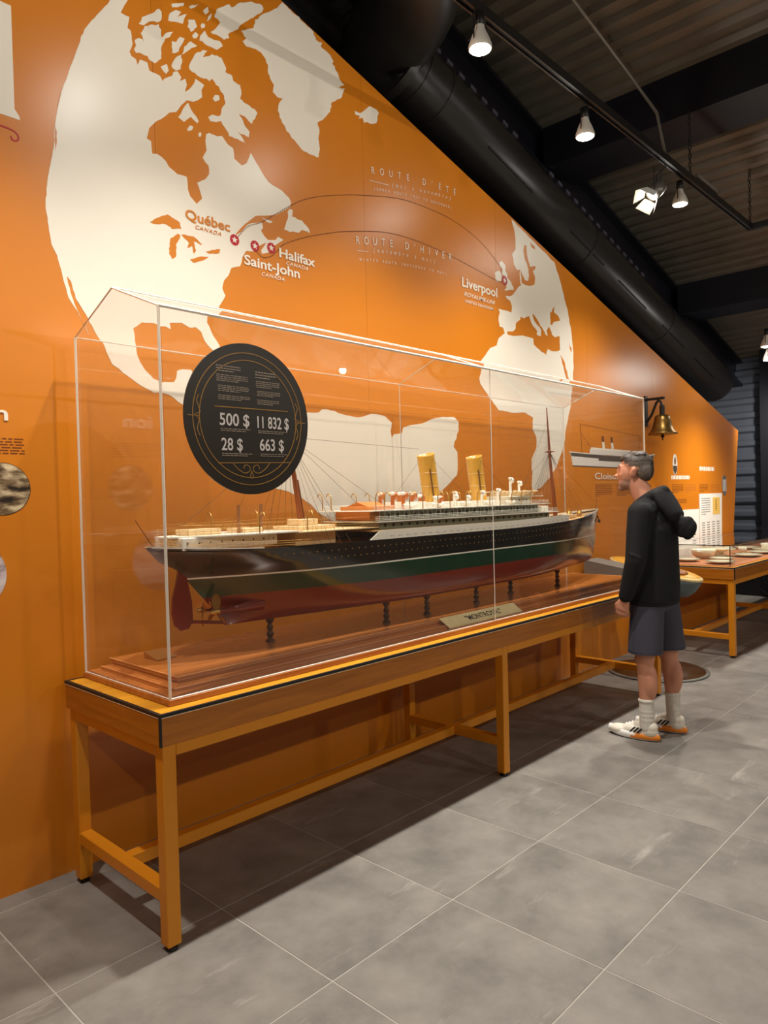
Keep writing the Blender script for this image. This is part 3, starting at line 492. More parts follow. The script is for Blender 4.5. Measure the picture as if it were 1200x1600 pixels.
WATER = {
 'baltic_sea': [(3.259, 3.366), (3.286, 3.367), (3.288, 3.347), (3.291, 3.327), (3.291, 3.306), (3.299, 3.284), (3.307, 3.263), (3.321, 3.243), (3.334, 3.219), (3.373, 3.231), (3.413, 3.241), (3.403, 3.216), (3.369, 3.193), (3.387, 3.174), (3.401, 3.153), (3.398, 3.125), (3.39, 3.097), (3.328, 3.073), (3.265, 3.068), (3.213, 3.074), (3.208, 3.092), (3.211, 3.112), (3.204, 3.129), (3.203, 3.149), (3.199, 3.167), (3.212, 3.15), (3.224, 3.134), (3.244, 3.12), (3.258, 3.102), (3.3, 3.106), (3.312, 3.13), (3.317, 3.153), (3.31, 3.174), (3.311, 3.196), (3.298, 3.214), (3.291, 3.234), (3.272, 3.249), (3.26, 3.267), (3.256, 3.287), (3.248, 3.306), (3.245, 3.325), (3.253, 3.346)],
 'black_sea': [(3.612, 2.929), (3.631, 2.921), (3.65, 2.951), (3.682, 2.98), (3.678, 2.956), (3.67, 2.932), (3.706, 2.924), (3.739, 2.913), (3.768, 2.882), (3.717, 2.869), (3.667, 2.856), (3.637, 2.826), (3.612, 2.832), (3.62, 2.858), (3.613, 2.881), (3.615, 2.905)],
 'mediterranean': [(2.999, 2.68), (3.037, 2.686), (3.076, 2.691), (3.116, 2.716), (3.118, 2.738), (3.123, 2.76), (3.15, 2.779), (3.183, 2.795), (3.183, 2.817), (3.237, 2.813), (3.268, 2.83), (3.305, 2.842), (3.32, 2.817), (3.335, 2.793), (3.356, 2.775), (3.386, 2.762), (3.415, 2.747), (3.405, 2.716), (3.469, 2.711), (3.47, 2.736), (3.476, 2.761), (3.456, 2.78), (3.422, 2.792), (3.396, 2.807), (3.372, 2.823), (3.359, 2.845), (3.356, 2.869), (3.391, 2.853), (3.419, 2.833), (3.443, 2.817), (3.457, 2.796), (3.488, 2.783), (3.505, 2.767), (3.525, 2.753), (3.536, 2.735), (3.573, 2.731), (3.562, 2.751), (3.557, 2.773), (3.594, 2.807), (3.608, 2.788), (3.628, 2.771), (3.633, 2.75), (3.68, 2.736), (3.753, 2.757), (3.753, 2.734), (3.752, 2.712), (3.754, 2.689), (3.754, 2.667), (3.758, 2.645), (3.709, 2.63), (3.658, 2.622), (3.61, 2.622), (3.569, 2.63), (3.549, 2.604), (3.54, 2.579), (3.51, 2.591), (3.47, 2.594), (3.443, 2.608), (3.41, 2.616), (3.363, 2.637), (3.36, 2.658), (3.357, 2.68), (3.322, 2.682), (3.286, 2.682), (3.249, 2.681), (3.215, 2.684), (3.173, 2.676), (3.132, 2.669), (3.091, 2.661), (3.052, 2.66), (3.014, 2.659)],
 'red_sea': [(3.757, 2.606), (3.794, 2.583), (3.815, 2.565), (3.833, 2.547), (3.835, 2.524), (3.844, 2.503), (3.864, 2.485), (3.867, 2.463), (3.877, 2.442), (3.893, 2.422), (3.851, 2.418), (3.842, 2.439), (3.828, 2.458), (3.82, 2.479), (3.809, 2.499), (3.804, 2.522), (3.785, 2.541), (3.782, 2.565), (3.771, 2.586)],
 'persian_gulf': [(3.903, 2.721), (3.92, 2.697), (3.945, 2.68), (3.939, 2.648), (3.914, 2.676), (3.91, 2.699)],
 'white_sea': [(3.341, 3.407), (3.367, 3.395), (3.402, 3.39), (3.409, 3.367), (3.367, 3.372), (3.351, 3.388)],
 'superior': [(0.186, 2.744), (0.198, 2.751), (0.208, 2.762), (0.22, 2.77), (0.234, 2.778), (0.247, 2.787), (0.261, 2.793), (0.275, 2.801), (0.287, 2.798), (0.298, 2.793), (0.311, 2.789), (0.325, 2.786), (0.337, 2.78), (0.339, 2.765), (0.344, 2.752), (0.328, 2.751), (0.312, 2.745), (0.296, 2.74), (0.288, 2.747), (0.276, 2.75), (0.266, 2.754), (0.25, 2.753), (0.235, 2.746), (0.219, 2.742), (0.202, 2.74)],
 'michigan': [(0.286, 2.696), (0.301, 2.705), (0.313, 2.717), (0.326, 2.727), (0.339, 2.719), (0.332, 2.704), (0.323, 2.689), (0.314, 2.675), (0.316, 2.661), (0.313, 2.646), (0.314, 2.632), (0.312, 2.618), (0.292, 2.603), (0.286, 2.615), (0.277, 2.624), (0.279, 2.636), (0.277, 2.647), (0.282, 2.66), (0.281, 2.671), (0.284, 2.684)],
 'huron': [(0.343, 2.727), (0.36, 2.731), (0.375, 2.73), (0.392, 2.732), (0.408, 2.733), (0.42, 2.728), (0.431, 2.721), (0.441, 2.713), (0.453, 2.708), (0.443, 2.703), (0.433, 2.708), (0.421, 2.711), (0.408, 2.712), (0.411, 2.698), (0.413, 2.683), (0.418, 2.67), (0.406, 2.653), (0.402, 2.664), (0.401, 2.676), (0.398, 2.687), (0.373, 2.671), (0.376, 2.685), (0.382, 2.698), (0.373, 2.706), (0.361, 2.711), (0.351, 2.719)],
 'erie': [(0.384, 2.621), (0.399, 2.628), (0.415, 2.636), (0.43, 2.644), (0.445, 2.65), (0.46, 2.652), (0.475, 2.654), (0.49, 2.657), (0.476, 2.648), (0.463, 2.638), (0.449, 2.63), (0.434, 2.624), (0.419, 2.617), (0.404, 2.61)],
 'ontario': [(0.469, 2.678), (0.489, 2.685), (0.508, 2.695), (0.522, 2.698), (0.537, 2.706), (0.552, 2.708), (0.547, 2.689), (0.528, 2.68), (0.509, 2.678), (0.49, 2.672)],
 'alaska_gap': [(-0.218, 3.027), (-0.216, 3.014), (-0.212, 3.003), (-0.213, 2.992), (-0.214, 2.982), (-0.213, 2.972), (-0.213, 2.962), (-0.215, 2.951), (-0.218, 2.937), (-0.22, 2.923), (-0.22, 2.935), (-0.22, 2.947), (-0.221, 2.959), (-0.222, 2.969), (-0.22, 2.98), (-0.221, 2.99), (-0.22, 3.0), (-0.218, 3.014)],
 'alaska_gap_b': [(-0.187, 3.179), (-0.189, 3.166), (-0.192, 3.153), (-0.196, 3.14), (-0.198, 3.128), (-0.203, 3.115), (-0.205, 3.103), (-0.208, 3.091), (-0.207, 3.102), (-0.205, 3.113), (-0.203, 3.124), (-0.198, 3.136), (-0.198, 3.146), (-0.195, 3.163)],
}
# ------------------------------------------------------------------ colours
ORANGE = M('mural_orange', srgb(212, 124, 18), rough=0.36, noise_amt=0.02, scale=3, spec=0.6)
CREAM = M('mural_cream', srgb(243, 232, 214), rough=0.36, noise_amt=0.015, scale=3, spec=0.6)
PRINT_BROWN = M('print_brown', srgb(120, 58, 10), rough=0.45)
PRINT_RED = M('print_red', srgb(188, 16, 28), rough=0.4)
BLACKM = M('black_paint', srgb(16, 15, 16), rough=0.42, noise_amt=0.15, scale=5)
NAVY = M('dark_steel', srgb(22, 21, 30), rough=0.45, noise_amt=0.2, scale=4)
DECKM = M('roof_sheet', srgb(112, 106, 94), rough=0.40, metal=0.35, noise_amt=0.18, scale=2.5)
GROUT = M('grout', srgb(176, 170, 160), rough=0.9, noise_amt=0.06, scale=30)

# tile: cloudy grey stoneware with scuffs
def tile_mat():
    m = bpy.data.materials.new('grey_stoneware')
    m.use_nodes = True
    nt = m.node_tree
    b = nt.nodes['Principled BSDF']
    ge = nt.nodes.new('ShaderNodeNewGeometry')
    oi = nt.nodes.new('ShaderNodeObjectInfo')
    ad = nt.nodes.new('ShaderNodeVectorMath'); ad.operation = 'ADD'
    sc = nt.nodes.new('ShaderNodeVectorMath'); sc.operation = 'SCALE'; sc.inputs['Scale'].default_value = 37.0
    cb = nt.nodes.new('ShaderNodeCombineXYZ')
    for i in range(3): nt.links.new(oi.outputs['Random'], cb.inputs[i])
    nt.links.new(cb.outputs[0], sc.inputs[0])
    nt.links.new(ge.outputs['Position'], ad.inputs[0]); nt.links.new(sc.outputs[0], ad.inputs[1])
    n1 = nt.nodes.new('ShaderNodeTexNoise'); n1.inputs['Scale'].default_value = 4.0; n1.inputs['Detail'].default_value = 9
    n1.inputs['Roughness'].default_value = 0.62; n1.inputs['Distortion'].default_value = 0.15
    nt.links.new(ad.outputs[0], n1.inputs['Vector'])
    r = nt.nodes.new('ShaderNodeValToRGB')
    r.color_ramp.elements[0].position = 0.3; r.color_ramp.elements[0].color = srgb(112, 108, 101)
    r.color_ramp.elements[1].position = 0.75; r.color_ramp.elements[1].color = srgb(152, 146, 138)
    nt.links.new(n1.outputs['Fac'], r.inputs[0])
    n2 = nt.nodes.new('ShaderNodeTexNoise'); n2.inputs['Scale'].default_value = 2.0; n2.inputs['Detail'].default_value = 12
    n2.inputs['Roughness'].default_value = 0.7
    mp = nt.nodes.new('ShaderNodeMapping'); mp.inputs['Scale'].default_value = (1, 5, 1); mp.inputs['Rotation'].default_value = (0, 0, 0.7)
    nt.links.new(ad.outputs[0], mp.inputs[0]); nt.links.new(mp.outputs[0], n2.inputs['Vector'])
    r2 = nt.nodes.new('ShaderNodeValToRGB')
    r2.color_ramp.elements[0].position = 0.60; r2.color_ramp.elements[0].color = (0, 0, 0, 1)
    r2.color_ramp.elements[1].position = 0.74; r2.color_ramp.elements[1].color = (1, 1, 1, 1)
    nt.links.new(n2.outputs['Fac'], r2.inputs[0])
    mx = nt.nodes.new('ShaderNodeMix'); mx.data_type = 'RGBA'
    nt.links.new(r2.outputs[0], mx.inputs['Factor'])
    nt.links.new(r.outputs[0], mx.inputs[6]); mx.inputs[7].default_value = srgb(172, 166, 158)
    nt.links.new(mx.outputs[2], b.inputs['Base Color'])
    b.inputs['Roughness'].default_value = 0.5
    b.inputs['Specular IOR Level'].default_value = 0.35
    bp = nt.nodes.new('ShaderNodeBump'); bp.inputs['Strength'].default_value = 0.12; bp.inputs['Distance'].default_value = 0.003
    nt.links.new(n1.outputs['Fac'], bp.inputs['Height']); nt.links.new(bp.outputs[0], b.inputs['Normal'])
    return m
TILE = tile_mat()

# ------------------------------------------------------------------ floor with single tiles
floor = MB().box(-6, 10.4, -7, 3.0, -0.12, -0.0012).build('floor', GROUT)
tag(floor, kind='structure')
tile_mesh = {}
def in_view(x, y):
    d = Vector((x, y, 0)) - CAM
    w = d.dot(cam_f)
    if w < 0.3: return False
    u = 600 + 1127.6 * d.dot(cam_r) / w; v = 800 - 1127.6 * d.dot(cam_u) / w
    return -60 < u < 1260 and v < 1700
ntile = 0
for i in range(-6, 17):
    for j in range(-8, 3):
        xs = [i * .6, (i + 1) * .6]; ys = [j * .6, (j + 1) * .6]
        wdt = 0.6
        if ys[0] > 0.7: continue
        if not any(in_view(a, b) for a in (xs[0], xs[0] + .3, xs[1]) for b in (ys[0], ys[0] + .3, ys[1])): continue
        key = 'full'
        if key not in tile_mesh:
            mb = MB(); g = 0.0026
            mb.box(g, .6 - g, g, .6 - g, -0.012, 0.0, bev=0.0006)
            o = mb.build('floor_tile', TILE, floor); tile_mesh[key] = o.data
        else:
            o = link('floor_tile', tile_mesh[key], floor)
        o.location = (xs[0], ys[0], 0)
        ntile += 1

# ------------------------------------------------------------------ the mural wall: base slab and its printed panels
def wtop(x): return WTOP - SLOPE * x
def wall_right(z): return 7.655 + 0.183 * z if z < 2.21 else 8.06
RC = (8.06, 2.215)
slab = [(-5.5, 0.0), (7.65, 0.0), (8.05, 2.208), (-5.5, wtop(-5.5) - .006)]
wall_l = MB().xzplate(slab, YW + 0.012, YW + 0.10).build('wall_left', ORANGE)
tag(wall_l, kind='structure')
seams = [-5.5, -3.76, -2.43, -1.10, 0.225, 1.55, 2.88, 4.205, 5.53, 6.855, 99]
for a, b in zip(seams[:-1], seams[1:]):
    g = 0.0007
    if b < 50:
        pts = [(a + g, 0.0), (b - g, 0.0), (b - g, wtop(b)), (a + g, wtop(a))]
    else:
        pts = [(a + g, 0.0), (7.655, 0.0), RC, (a + g, wtop(a))]
    MB().xzplate(pts, YW, YW + 0.012).build('mural_panel', ORANGE, wall_l)

# printed map: land in cream, lakes and seas again in orange
for k, pts in LAND.items():
    MB().xzplate(pts, YW - 0.0012, YW).build('land_print', CREAM, wall_l)
for k, pts in WATER.items():
    MB().xzplate(pts, YW - 0.0020, YW - 0.0012).build('water_print', ORANGE, wall_l)

def disc_print(name, x, z, r, y, mat, parent, n=28, th=0.0006):
    return MB().xzplate([(x + r * math.cos(2 * PI * k / n), z + r * math.sin(2 * PI * k / n)) for k in range(n)], y - th, y).build(name, mat, parent)
def star_pts(x, z, r):
    return [(x + (r if k % 2 == 0 else r * .42) * math.sin(PI * k / 5), z + (r if k % 2 == 0 else r * .42) * math.cos(PI * k / 5)) for k in range(10)]
for (x, z, r) in ((0.637, 2.773, .027), (0.759, 2.772, .027), (0.862, 2.786, .027), (2.985, 3.045, .034)):
    mk = disc_print('port_marker', x, z, r, YW - 0.002, PRINT_RED, wall_l)
    MB().xzplate(star_pts(x, z, r * .68), YW - 0.0032, YW - 0.0026).build('star', CREAM, mk)

def ribbon(name, pts, w, y, mat, parent, dash=None, th=0.0005):
    """A thin printed line in the X-Z plane through pts, optionally dotted."""
    P = [Vector((p[0], 0, p[1])) for p in pts]
    # resample with catmull-rom
    out = []
    for i in range(len(P) - 1):
        p0 = P[max(i - 1, 0)]; p1 = P[i]; p2 = P[i + 1]; p3 = P[min(i + 2, len(P) - 1)]
        for k in range(8):
            t = k / 8
            out.append(0.5 * ((2 * p1) + (-p0 + p2) * t + (2 * p0 - 5 * p1 + 4 * p2 - p3) * t * t + (-p0 + 3 * p1 - 3 * p2 + p3) * t ** 3))
    out.append(P[-1])
    mb = MB()
    for i in range(len(out) - 1):
        a, b = out[i], out[i + 1]
        d = b - a
        if d.length < 1e-6: continue
        segs = 1 if not dash else max(1, int(d.length / dash))
        for s in range(segs):
            u0 = s / segs; u1 = (s + (0.55 if dash else 1.0)) / segs
            p = a + d * u0; q = a + d * u1
            nn = Vector((-d.z, 0, d.x)).normalized() * (w / 2)
            mb.xzplate([((p - nn).x, (p - nn).z), ((q - nn).x, (q - nn).z), ((q + nn).x, (q + nn).z), ((p + nn).x, (p + nn).z)], y - th, y)
    return mb.build(name, mat, parent)

ribbon('route_line', [(0.655, 2.79), (0.72, 2.86), (0.80, 2.90), (0.90, 2.97), (1.003, 3.042), (1.093, 3.097), (1.209, 3.147), (1.354, 3.195), (1.506, 3.239), (1.837, 3.314), (2.078, 3.333), (2.338, 3.329), (2.547, 3.298), (2.73, 3.241), (2.883, 3.164), (2.96, 3.10)],
       0.0045, YW - 0.0022, PRINT_BROWN, wall_l, dash=0.010)
ribbon('route_line', [(0.762, 2.752), (0.805, 2.727), (0.863, 2.746), (0.905, 2.785), (0.953, 2.829), (1.109, 2.904), (1.249, 2.955), (1.396, 3.003), (1.715, 3.078), (2.008, 3.099), (2.329, 3.084), (2.611, 3.056), (2.878, 3.026), (2.95, 3.03)],
       0.0045, YW - 0.0022, PRINT_BROWN, wall_l, dash=0.010)

wall_text('map_lettering', 'Québec', 0.366, 2.806, 0.246, 0.047, ORANGE, wall_l, bold=0.022)
wall_text('map_lettering', 'CANADA', 0.417, 2.772, 0.142, 0.019, ORANGE, wall_l, shear=0.3, spacing=1.2, bold=0.006)
wall_text('map_lettering', 'Halifax', 0.912, 2.752, 0.245, 0.050, CREAM, wall_l, bold=0.022)
wall_text('map_lettering', 'CANADA', 0.957, 2.722, 0.148, 0.020, CREAM, wall_l, shear=0.3, spacing=1.2, bold=0.006)
wall_text('map_lettering', 'Saint-John', 0.690, 2.668, 0.356, 0.050, CREAM, wall_l, bold=0.022)
wall_text('map_lettering', 'CANADA', 0.795, 2.632, 0.146, 0.020, CREAM, wall_l, shear=0.3, spacing=1.2, bold=0.006)
wall_text('map_lettering', 'Liverpool', 2.470, 2.906, 0.415, 0.066, CREAM, wall_l, bold=0.022)
wall_text('map_lettering', 'ROYAUME-UNI', 2.492, 2.845, 0.36, 0.030, CREAM, wall_l, shear=0.3, bold=0.008)
wall_text('map_lettering', 'UNITED KINGDOM', 2.502, 2.802, 0.325, 0.022, CREAM, wall_l, bold=0.006)
arc_text('route_lettering', "ROUTE D'ÉTÉ", (1.63, 3.398), 0.20, (2.41, 3.497), 0.06, 0.042, CREAM, wall_l, shear=0.12)
arc_text('route_lettering', '(mai à novembre)', (1.80, 3.372), 0.17, (2.36, 3.452), 0.08, 0.026, CREAM, wall_l, shear=0.25)
arc_text('route_lettering', 'SUMMER ROUTE (MAY TO NOVEMBER)', (1.64, 3.303), 0.19, (2.37, 3.394), 0.07, 0.018, CREAM, wall_l)
arc_text('route_lettering', "ROUTE D'HIVER", (1.49, 2.955), 0.20, (2.345, 3.05), 0.02, 0.046, CREAM, wall_l, shear=0.12)
arc_text('route_lettering', '(novembre à mai)', (1.62, 2.938), 0.16, (2.18, 2.996), 0.05, 0.026, CREAM, wall_l, shear=0.25)
arc_text('route_lettering', 'WINTER ROUTE (NOVEMBER TO MAY)', (1.51, 2.862), 0.17, (2.30, 2.942), 0.03, 0.018, CREAM, wall_l)
ribbon('route_rule', [(1.60, 3.352), (1.77, 3.372)], 0.003, YW - 0.002, CREAM, wall_l)
ribbon('route_rule', [(1.485, 2.916), (1.575, 2.930)], 0.003, YW - 0.002, CREAM, wall_l)

# left edge of the photograph: tail of a headline letter, a flourish, text and round photo prints
MB().xzplate([(-0.56, 3.43), (-0.372, 3.43), (-0.372, 3.035), (-0.355, 3.012), (-0.352, 2.998), (-0.455, 2.998), (-0.455, 3.39), (-0.56, 3.39)], YW - 0.0012, YW).build('headline_letter', CREAM, wall_l)
ribbon('flourish', [(-0.56, 2.945), (-0.45, 2.952), (-0.385, 2.950), (-0.362, 2.935), (-0.366, 2.915), (-0.384, 2.912), (-0.388, 2.926)], 0.006, YW - 0.001, PRINT_RED, wall_l)
wall_text('headline_letter', 'n', -0.482, 1.826, 0.046, 0.058, CREAM, wall_l, bold=0.02)
wall_text('headline_letter', 'io', -0.568, 1.826, 0.078, 0.058, CREAM, wall_l, bold=0.02)
print_block('text_print', -0.62, -0.378, 1.757, 1.690, 6, PRINT_BROWN, wall_l, YW, 3, fill=0.5, last=1)

def photo_mat(name, ca, cb, cc, sc):
    m = bpy.data.materials.new(name); m.use_nodes = True
    nt = m.node_tree; b = nt.nodes['Principled BSDF']; b.inputs['Roughness'].default_value = 0.45
    tc = nt.nodes.new('ShaderNodeTexCoord'); mp = nt.nodes.new('ShaderNodeMapping')
    mp.inputs['Scale'].default_value = sc; mp.inputs['Rotation'].default_value = (0, 0.25, 0)
    nt.links.new(tc.outputs['Object'], mp.inputs[0])
    v = nt.nodes.new('ShaderNodeTexNoise'); v.inputs['Scale'].default_value = 4; v.inputs['Detail'].default_value = 3
    nt.links.new(mp.outputs[0], v.inputs['Vector'])
    r = nt.nodes.new('ShaderNodeValToRGB'); r.color_ramp.interpolation = 'LINEAR'
    r.color_ramp.elements[0].position = 0.38; r.color_ramp.elements[0].color = ca
    r.color_ramp.elements[1].position = 0.66; r.color_ramp.elements[1].color = cc
    e = r.color_ramp.elements.new(0.5); e.color = cb
    nt.links.new(v.outputs['Fac'], r.inputs[0]); nt.links.new(r.outputs[0], b.inputs['Base Color'])
    return m
PH1 = photo_mat('photo_workshop', srgb(38, 26, 16), srgb(120, 96, 66), srgb(222, 200, 160), (3, 1, 8))
PH2 = photo_mat('photo_pale', srgb(88, 66, 70), srgb(204, 186, 186), srgb(226, 214, 212), (2, 1, 4))
p1 = disc_print('photo_print', -0.462, 1.562, 0.101, YW - 0.0002, M('photo_rim', srgb(60, 36, 14), rough=.5), wall_l, n=40, th=0.0008)
disc_print('photo_image', -0.462, 1.562, 0.0985, YW - 0.0012, PH1, p1, n=40)
p2 = disc_print('photo_print', -0.595, 1.238, 0.135, YW - 0.0002, PH2, wall_l, n=40, th=0.0008)

# right part of the mural: line drawing of a steamer, headings, text and the white sheets
GREYP = M('print_grey', srgb(74, 68, 60), rough=0.45)
PALE = M('print_pale', srgb(226, 216, 206), rough=0.45)
sd = MB().xzplate([(3.875, 1.835), (3.90, 1.800), (3.925, 1.722), (3.955, 1.716), (5.36, 1.71), (5.50, 1.79), (5.56, 1.862), (5.30, 1.830), (4.6, 1.818), (4.2, 1.828)], YW - 0.001, YW).build('steamer_drawing', PALE, wall_l)
MB().xzplate([(3.89, 1.825), (4.4, 1.818), (5.3, 1.815), (5.53, 1.845), (5.51, 1.80), (4.98, 1.785), (4.98, 1.766), (4.38, 1.768), (4.38, 1.788), (3.91, 1.798)], YW - 0.0018, YW - 0.001).build('drawing_band', GREYP, sd)
MB().xzplate([(3.925, 1.722), (5.36, 1.712), (5.36, 1.704), (3.93, 1.714)], YW - 0.0018, YW - 0.001).build('keel_line', GREYP, sd)
MB().xzplate([(4.22, 1.826), (5.05, 1.816), (5.05, 1.856), (4.22, 1.862)], YW - 0.0018, YW - 0.001).build('drawing_deck', PALE, sd)
MB().xzplate([(4.24, 1.862), (5.02, 1.856), (5.02, 1.876), (4.24, 1.880)], YW - 0.0018, YW - 0.001).build('drawing_deck', CREAM, sd)
for xf in (4.455, 4.625):
    fp = MB().xzplate([(xf, 1.87), (xf + .045, 1.87), (xf + .03, 1.955), (xf - .012, 1.955)], YW - 0.0026, YW - 0.0018).build('drawing_funnel', CREAM, sd)
    MB().xzplate([(xf - .011, 1.935), (xf + .032, 1.935), (xf + .024, 1.985), (xf - .016, 1.985)], YW - 0.0034, YW - 0.0026).build('funnel_cap', PRINT_BROWN, fp)
ribbon('drawing_mast', [(4.085, 1.83), (4.062, 2.075)], 0.006, YW - 0.001, PRINT_BROWN, sd)
ribbon('drawing_mast', [(5.22, 1.83), (5.20, 2.02)], 0.006, YW - 0.001, PRINT_BROWN, sd)
ribbon('drawing_stay', [(4.062, 2.07), (5.20, 2.02)], 0.0025, YW - 0.001, PRINT_BROWN, sd)
ribbon('drawing_stay', [(4.07, 2.0), (4.26, 1.87)], 0.0025, YW - 0.001, PRINT_BROWN, sd)
wall_text('heading_lettering', 'Cloisons étanches', 4.30, 1.608, 1.14, 0.058, CREAM, wall_l, bold=0.01)
ribbon('heading_rule', [(4.30, 1.582), (5.45, 1.575)], 0.006, YW - 0.001, M('print_gold', srgb(238, 170, 70), rough=.4), wall_l)
print_block('text_print', 4.31, 4.63, 1.56, 1.45, 7, PRINT_BROWN, wall_l, YW, 5, fill=.45, last=.25)
print_block('text_print', 4.72, 5.04, 1.56, 1.45, 7, PRINT_BROWN, wall_l, YW, 6, fill=.45, last=.6)
print_block('text_print', 5.14, 5.46, 1.555, 1.45, 7, PRINT_BROWN, wall_l, YW, 7, fill=.45, last=.5)
print_block('text_print', 5.56, 5.86, 1.555, 1.49, 4, M('print_tan', srgb(190, 110, 40), rough=.45), wall_l, YW, 8, fill=.45)
print_block('heading_print', 5.955, 6.455, 1.650, 1.600, 1, CREAM, wall_l, YW, 14, fill=.8, last=1)
print_block('text_print', 5.97, 6.28, 1.556, 1.462, 6, PRINT_BROWN, wall_l, YW, 9, fill=.45)
print_block('text_print', 6.33, 6.62, 1.556, 1.462, 6, MATS['print_tan'], wall_l, YW, 10, fill=.45)
print_block('text_print', 5.97, 6.36, 1.40, 1.335, 4, PRINT_BROWN, wall_l, YW, 11, fill=.45)
print_block('heading_print', 6.745, 7.205, 1.752, 1.700, 1, CREAM, wall_l, YW, 15, fill=.85, last=1)
print_block('text_print', 6.73, 7.0, 1.556, 1.462, 6, PRINT_BROWN, wall_l, YW, 12, fill=.45)
print_block('text_print', 7.06, 7.36, 1.556, 1.462, 6, MATS['print_tan'], wall_l, YW, 13, fill=.45)
el = lambda cx, cz, rx, rz, n=26: [(cx + rx * math.cos(2 * PI * k / n), cz + rz * math.sin(2 * PI * k / n)) for k in range(n)]
pr = MB().xzplate(el(6.06, 1.765, .062, .108), YW - 0.001, YW).build('portrait_print', PALE, wall_l)
MB().xzplate([(6.005, 1.75), (6.115, 1.75), (6.105, 1.70), (6.06, 1.658), (6.015, 1.70)], YW - 0.0018, YW - 0.001).build('portrait_coat', GREYP, pr)
MB().xzplate(el(6.062, 1.80, .026, .040), YW - 0.0018, YW - 0.001).build('portrait_face', M('print_face', srgb(120, 96, 78), rough=.5), pr)
ov = MB().xzplate(el(7.53, 1.54, .075, .12), YW - 0.004, YW).build('oval_plaque', M('plaque_grey', srgb(96, 104, 112), rough=.4), wall_l)
for k in range(4):
    MB().box(7.475 + k * .032, 7.487 + k * .032, YW - 0.0055, YW - 0.004, 1.47, 1.61).build('plaque_line', PALE, ov)
SHEET = M('white_sheet', srgb(244, 240, 230), rough=0.5)
sh1 = MB().xzplate([(6.715, 0.70), (7.40, 0.70), (7.43, 1.45), (6.715, 1.45)], YW - 0.006, YW).build('information_sheet', SHEET, wall_l)
MB().box(7.12, 7.35, YW - 0.0075, YW - 0.006, 1.21, 1.405).build('yellow_box', M('sheet_yellow', srgb(240, 196, 96), rough=.5), sh1)
GREYT = M('print_textgrey', srgb(120, 112, 102), rough=.5)
print_block('sheet_text', 6.77, 7.04, 1.40, 1.20, 8, GREYT, sh1, YW - 0.006, 21, fill=.35)
for k in range(4):
    print_block('sheet_text', 6.78 + k * .155, 6.87 + k * .155, 1.13, 0.94, 7, GREYT, sh1, YW - 0.006, 22 + k, fill=.4)
    print_block('sheet_text', 6.78 + k * .155, 6.87 + k * .155, 0.87, 0.78, 4, GREYT, sh1, YW - 0.006, 32 + k, fill=.4)
print_block('yellow_text', 7.20, 7.25, 1.38, 1.24, 7, PRINT_BROWN, sh1, YW - 0.0075, 41, fill=.4)
sh2 = MB().xzplate([(5.85, 0.70), (6.70, 0.70), (6.70, 1.285), (5.85, 1.285)], YW - 0.006, YW).build('information_sheet', SHEET, wall_l)
print_block('sheet_text', 6.50, 6.60, 1.10, 0.96, 5, GREYT, sh2, YW - 0.006, 51, fill=.4)

# ------------------------------------------------------------------ roof: corrugated deck, rafter, purlins
def zdeck(x): return DECK - SLOPE * x
mb = MB()
x = -6.0; prof = []
while x < 10.2:
    for dx, dz in ((0, 0), (0.055, 0), (0.075, 0.045), (0.130, 0.045)):
        prof.append((x + dx, dz))
    x += 0.15
vs = []; fs = []
for (px, pz) in prof:
    vs.append((px, -7.0, zdeck(px) + pz)); vs.append((px, 3.0, zdeck(px) + pz))
for i in range(len(prof) - 1):
    fs.append((2 * i, 2 * i + 2, 2 * i + 3, 2 * i + 1))
mb.add(vs, fs)
ceiling = mb.build('ceiling', DECKM)
tag(ceiling, kind='structure')
# sealing sheet above so that no light leaks in
n = len(prof)
def slope_box(mb, x0, x1, y0, y1, d0, d1, mi=0):
    """box that follows the roof fall; d0,d1 = depth below the deck"""
    mb.add([(x0, y0, zdeck(x0) - d1), (x1, y0, zdeck(x1) - d1), (x1, y1, zdeck(x1) - d1), (x0, y1, zdeck(x0) - d1),
            (x0, y0, zdeck(x0) - d0), (x1, y0, zdeck(x1) - d0), (x1, y1, zdeck(x1) - d0), (x0, y1, zdeck(x0) - d0)],
           [(0, 3, 2, 1), (4, 5, 6, 7), (0, 1, 5, 4), (1, 2, 6, 5), (2, 3, 7, 6), (3, 0, 4, 7)], mi)
mb = MB(); slope_box(mb, -6.2, 10.6, -7.2, 3.2, -0.16, -0.07)
tag(mb.build('trim_1', BLACKM), kind='structure')

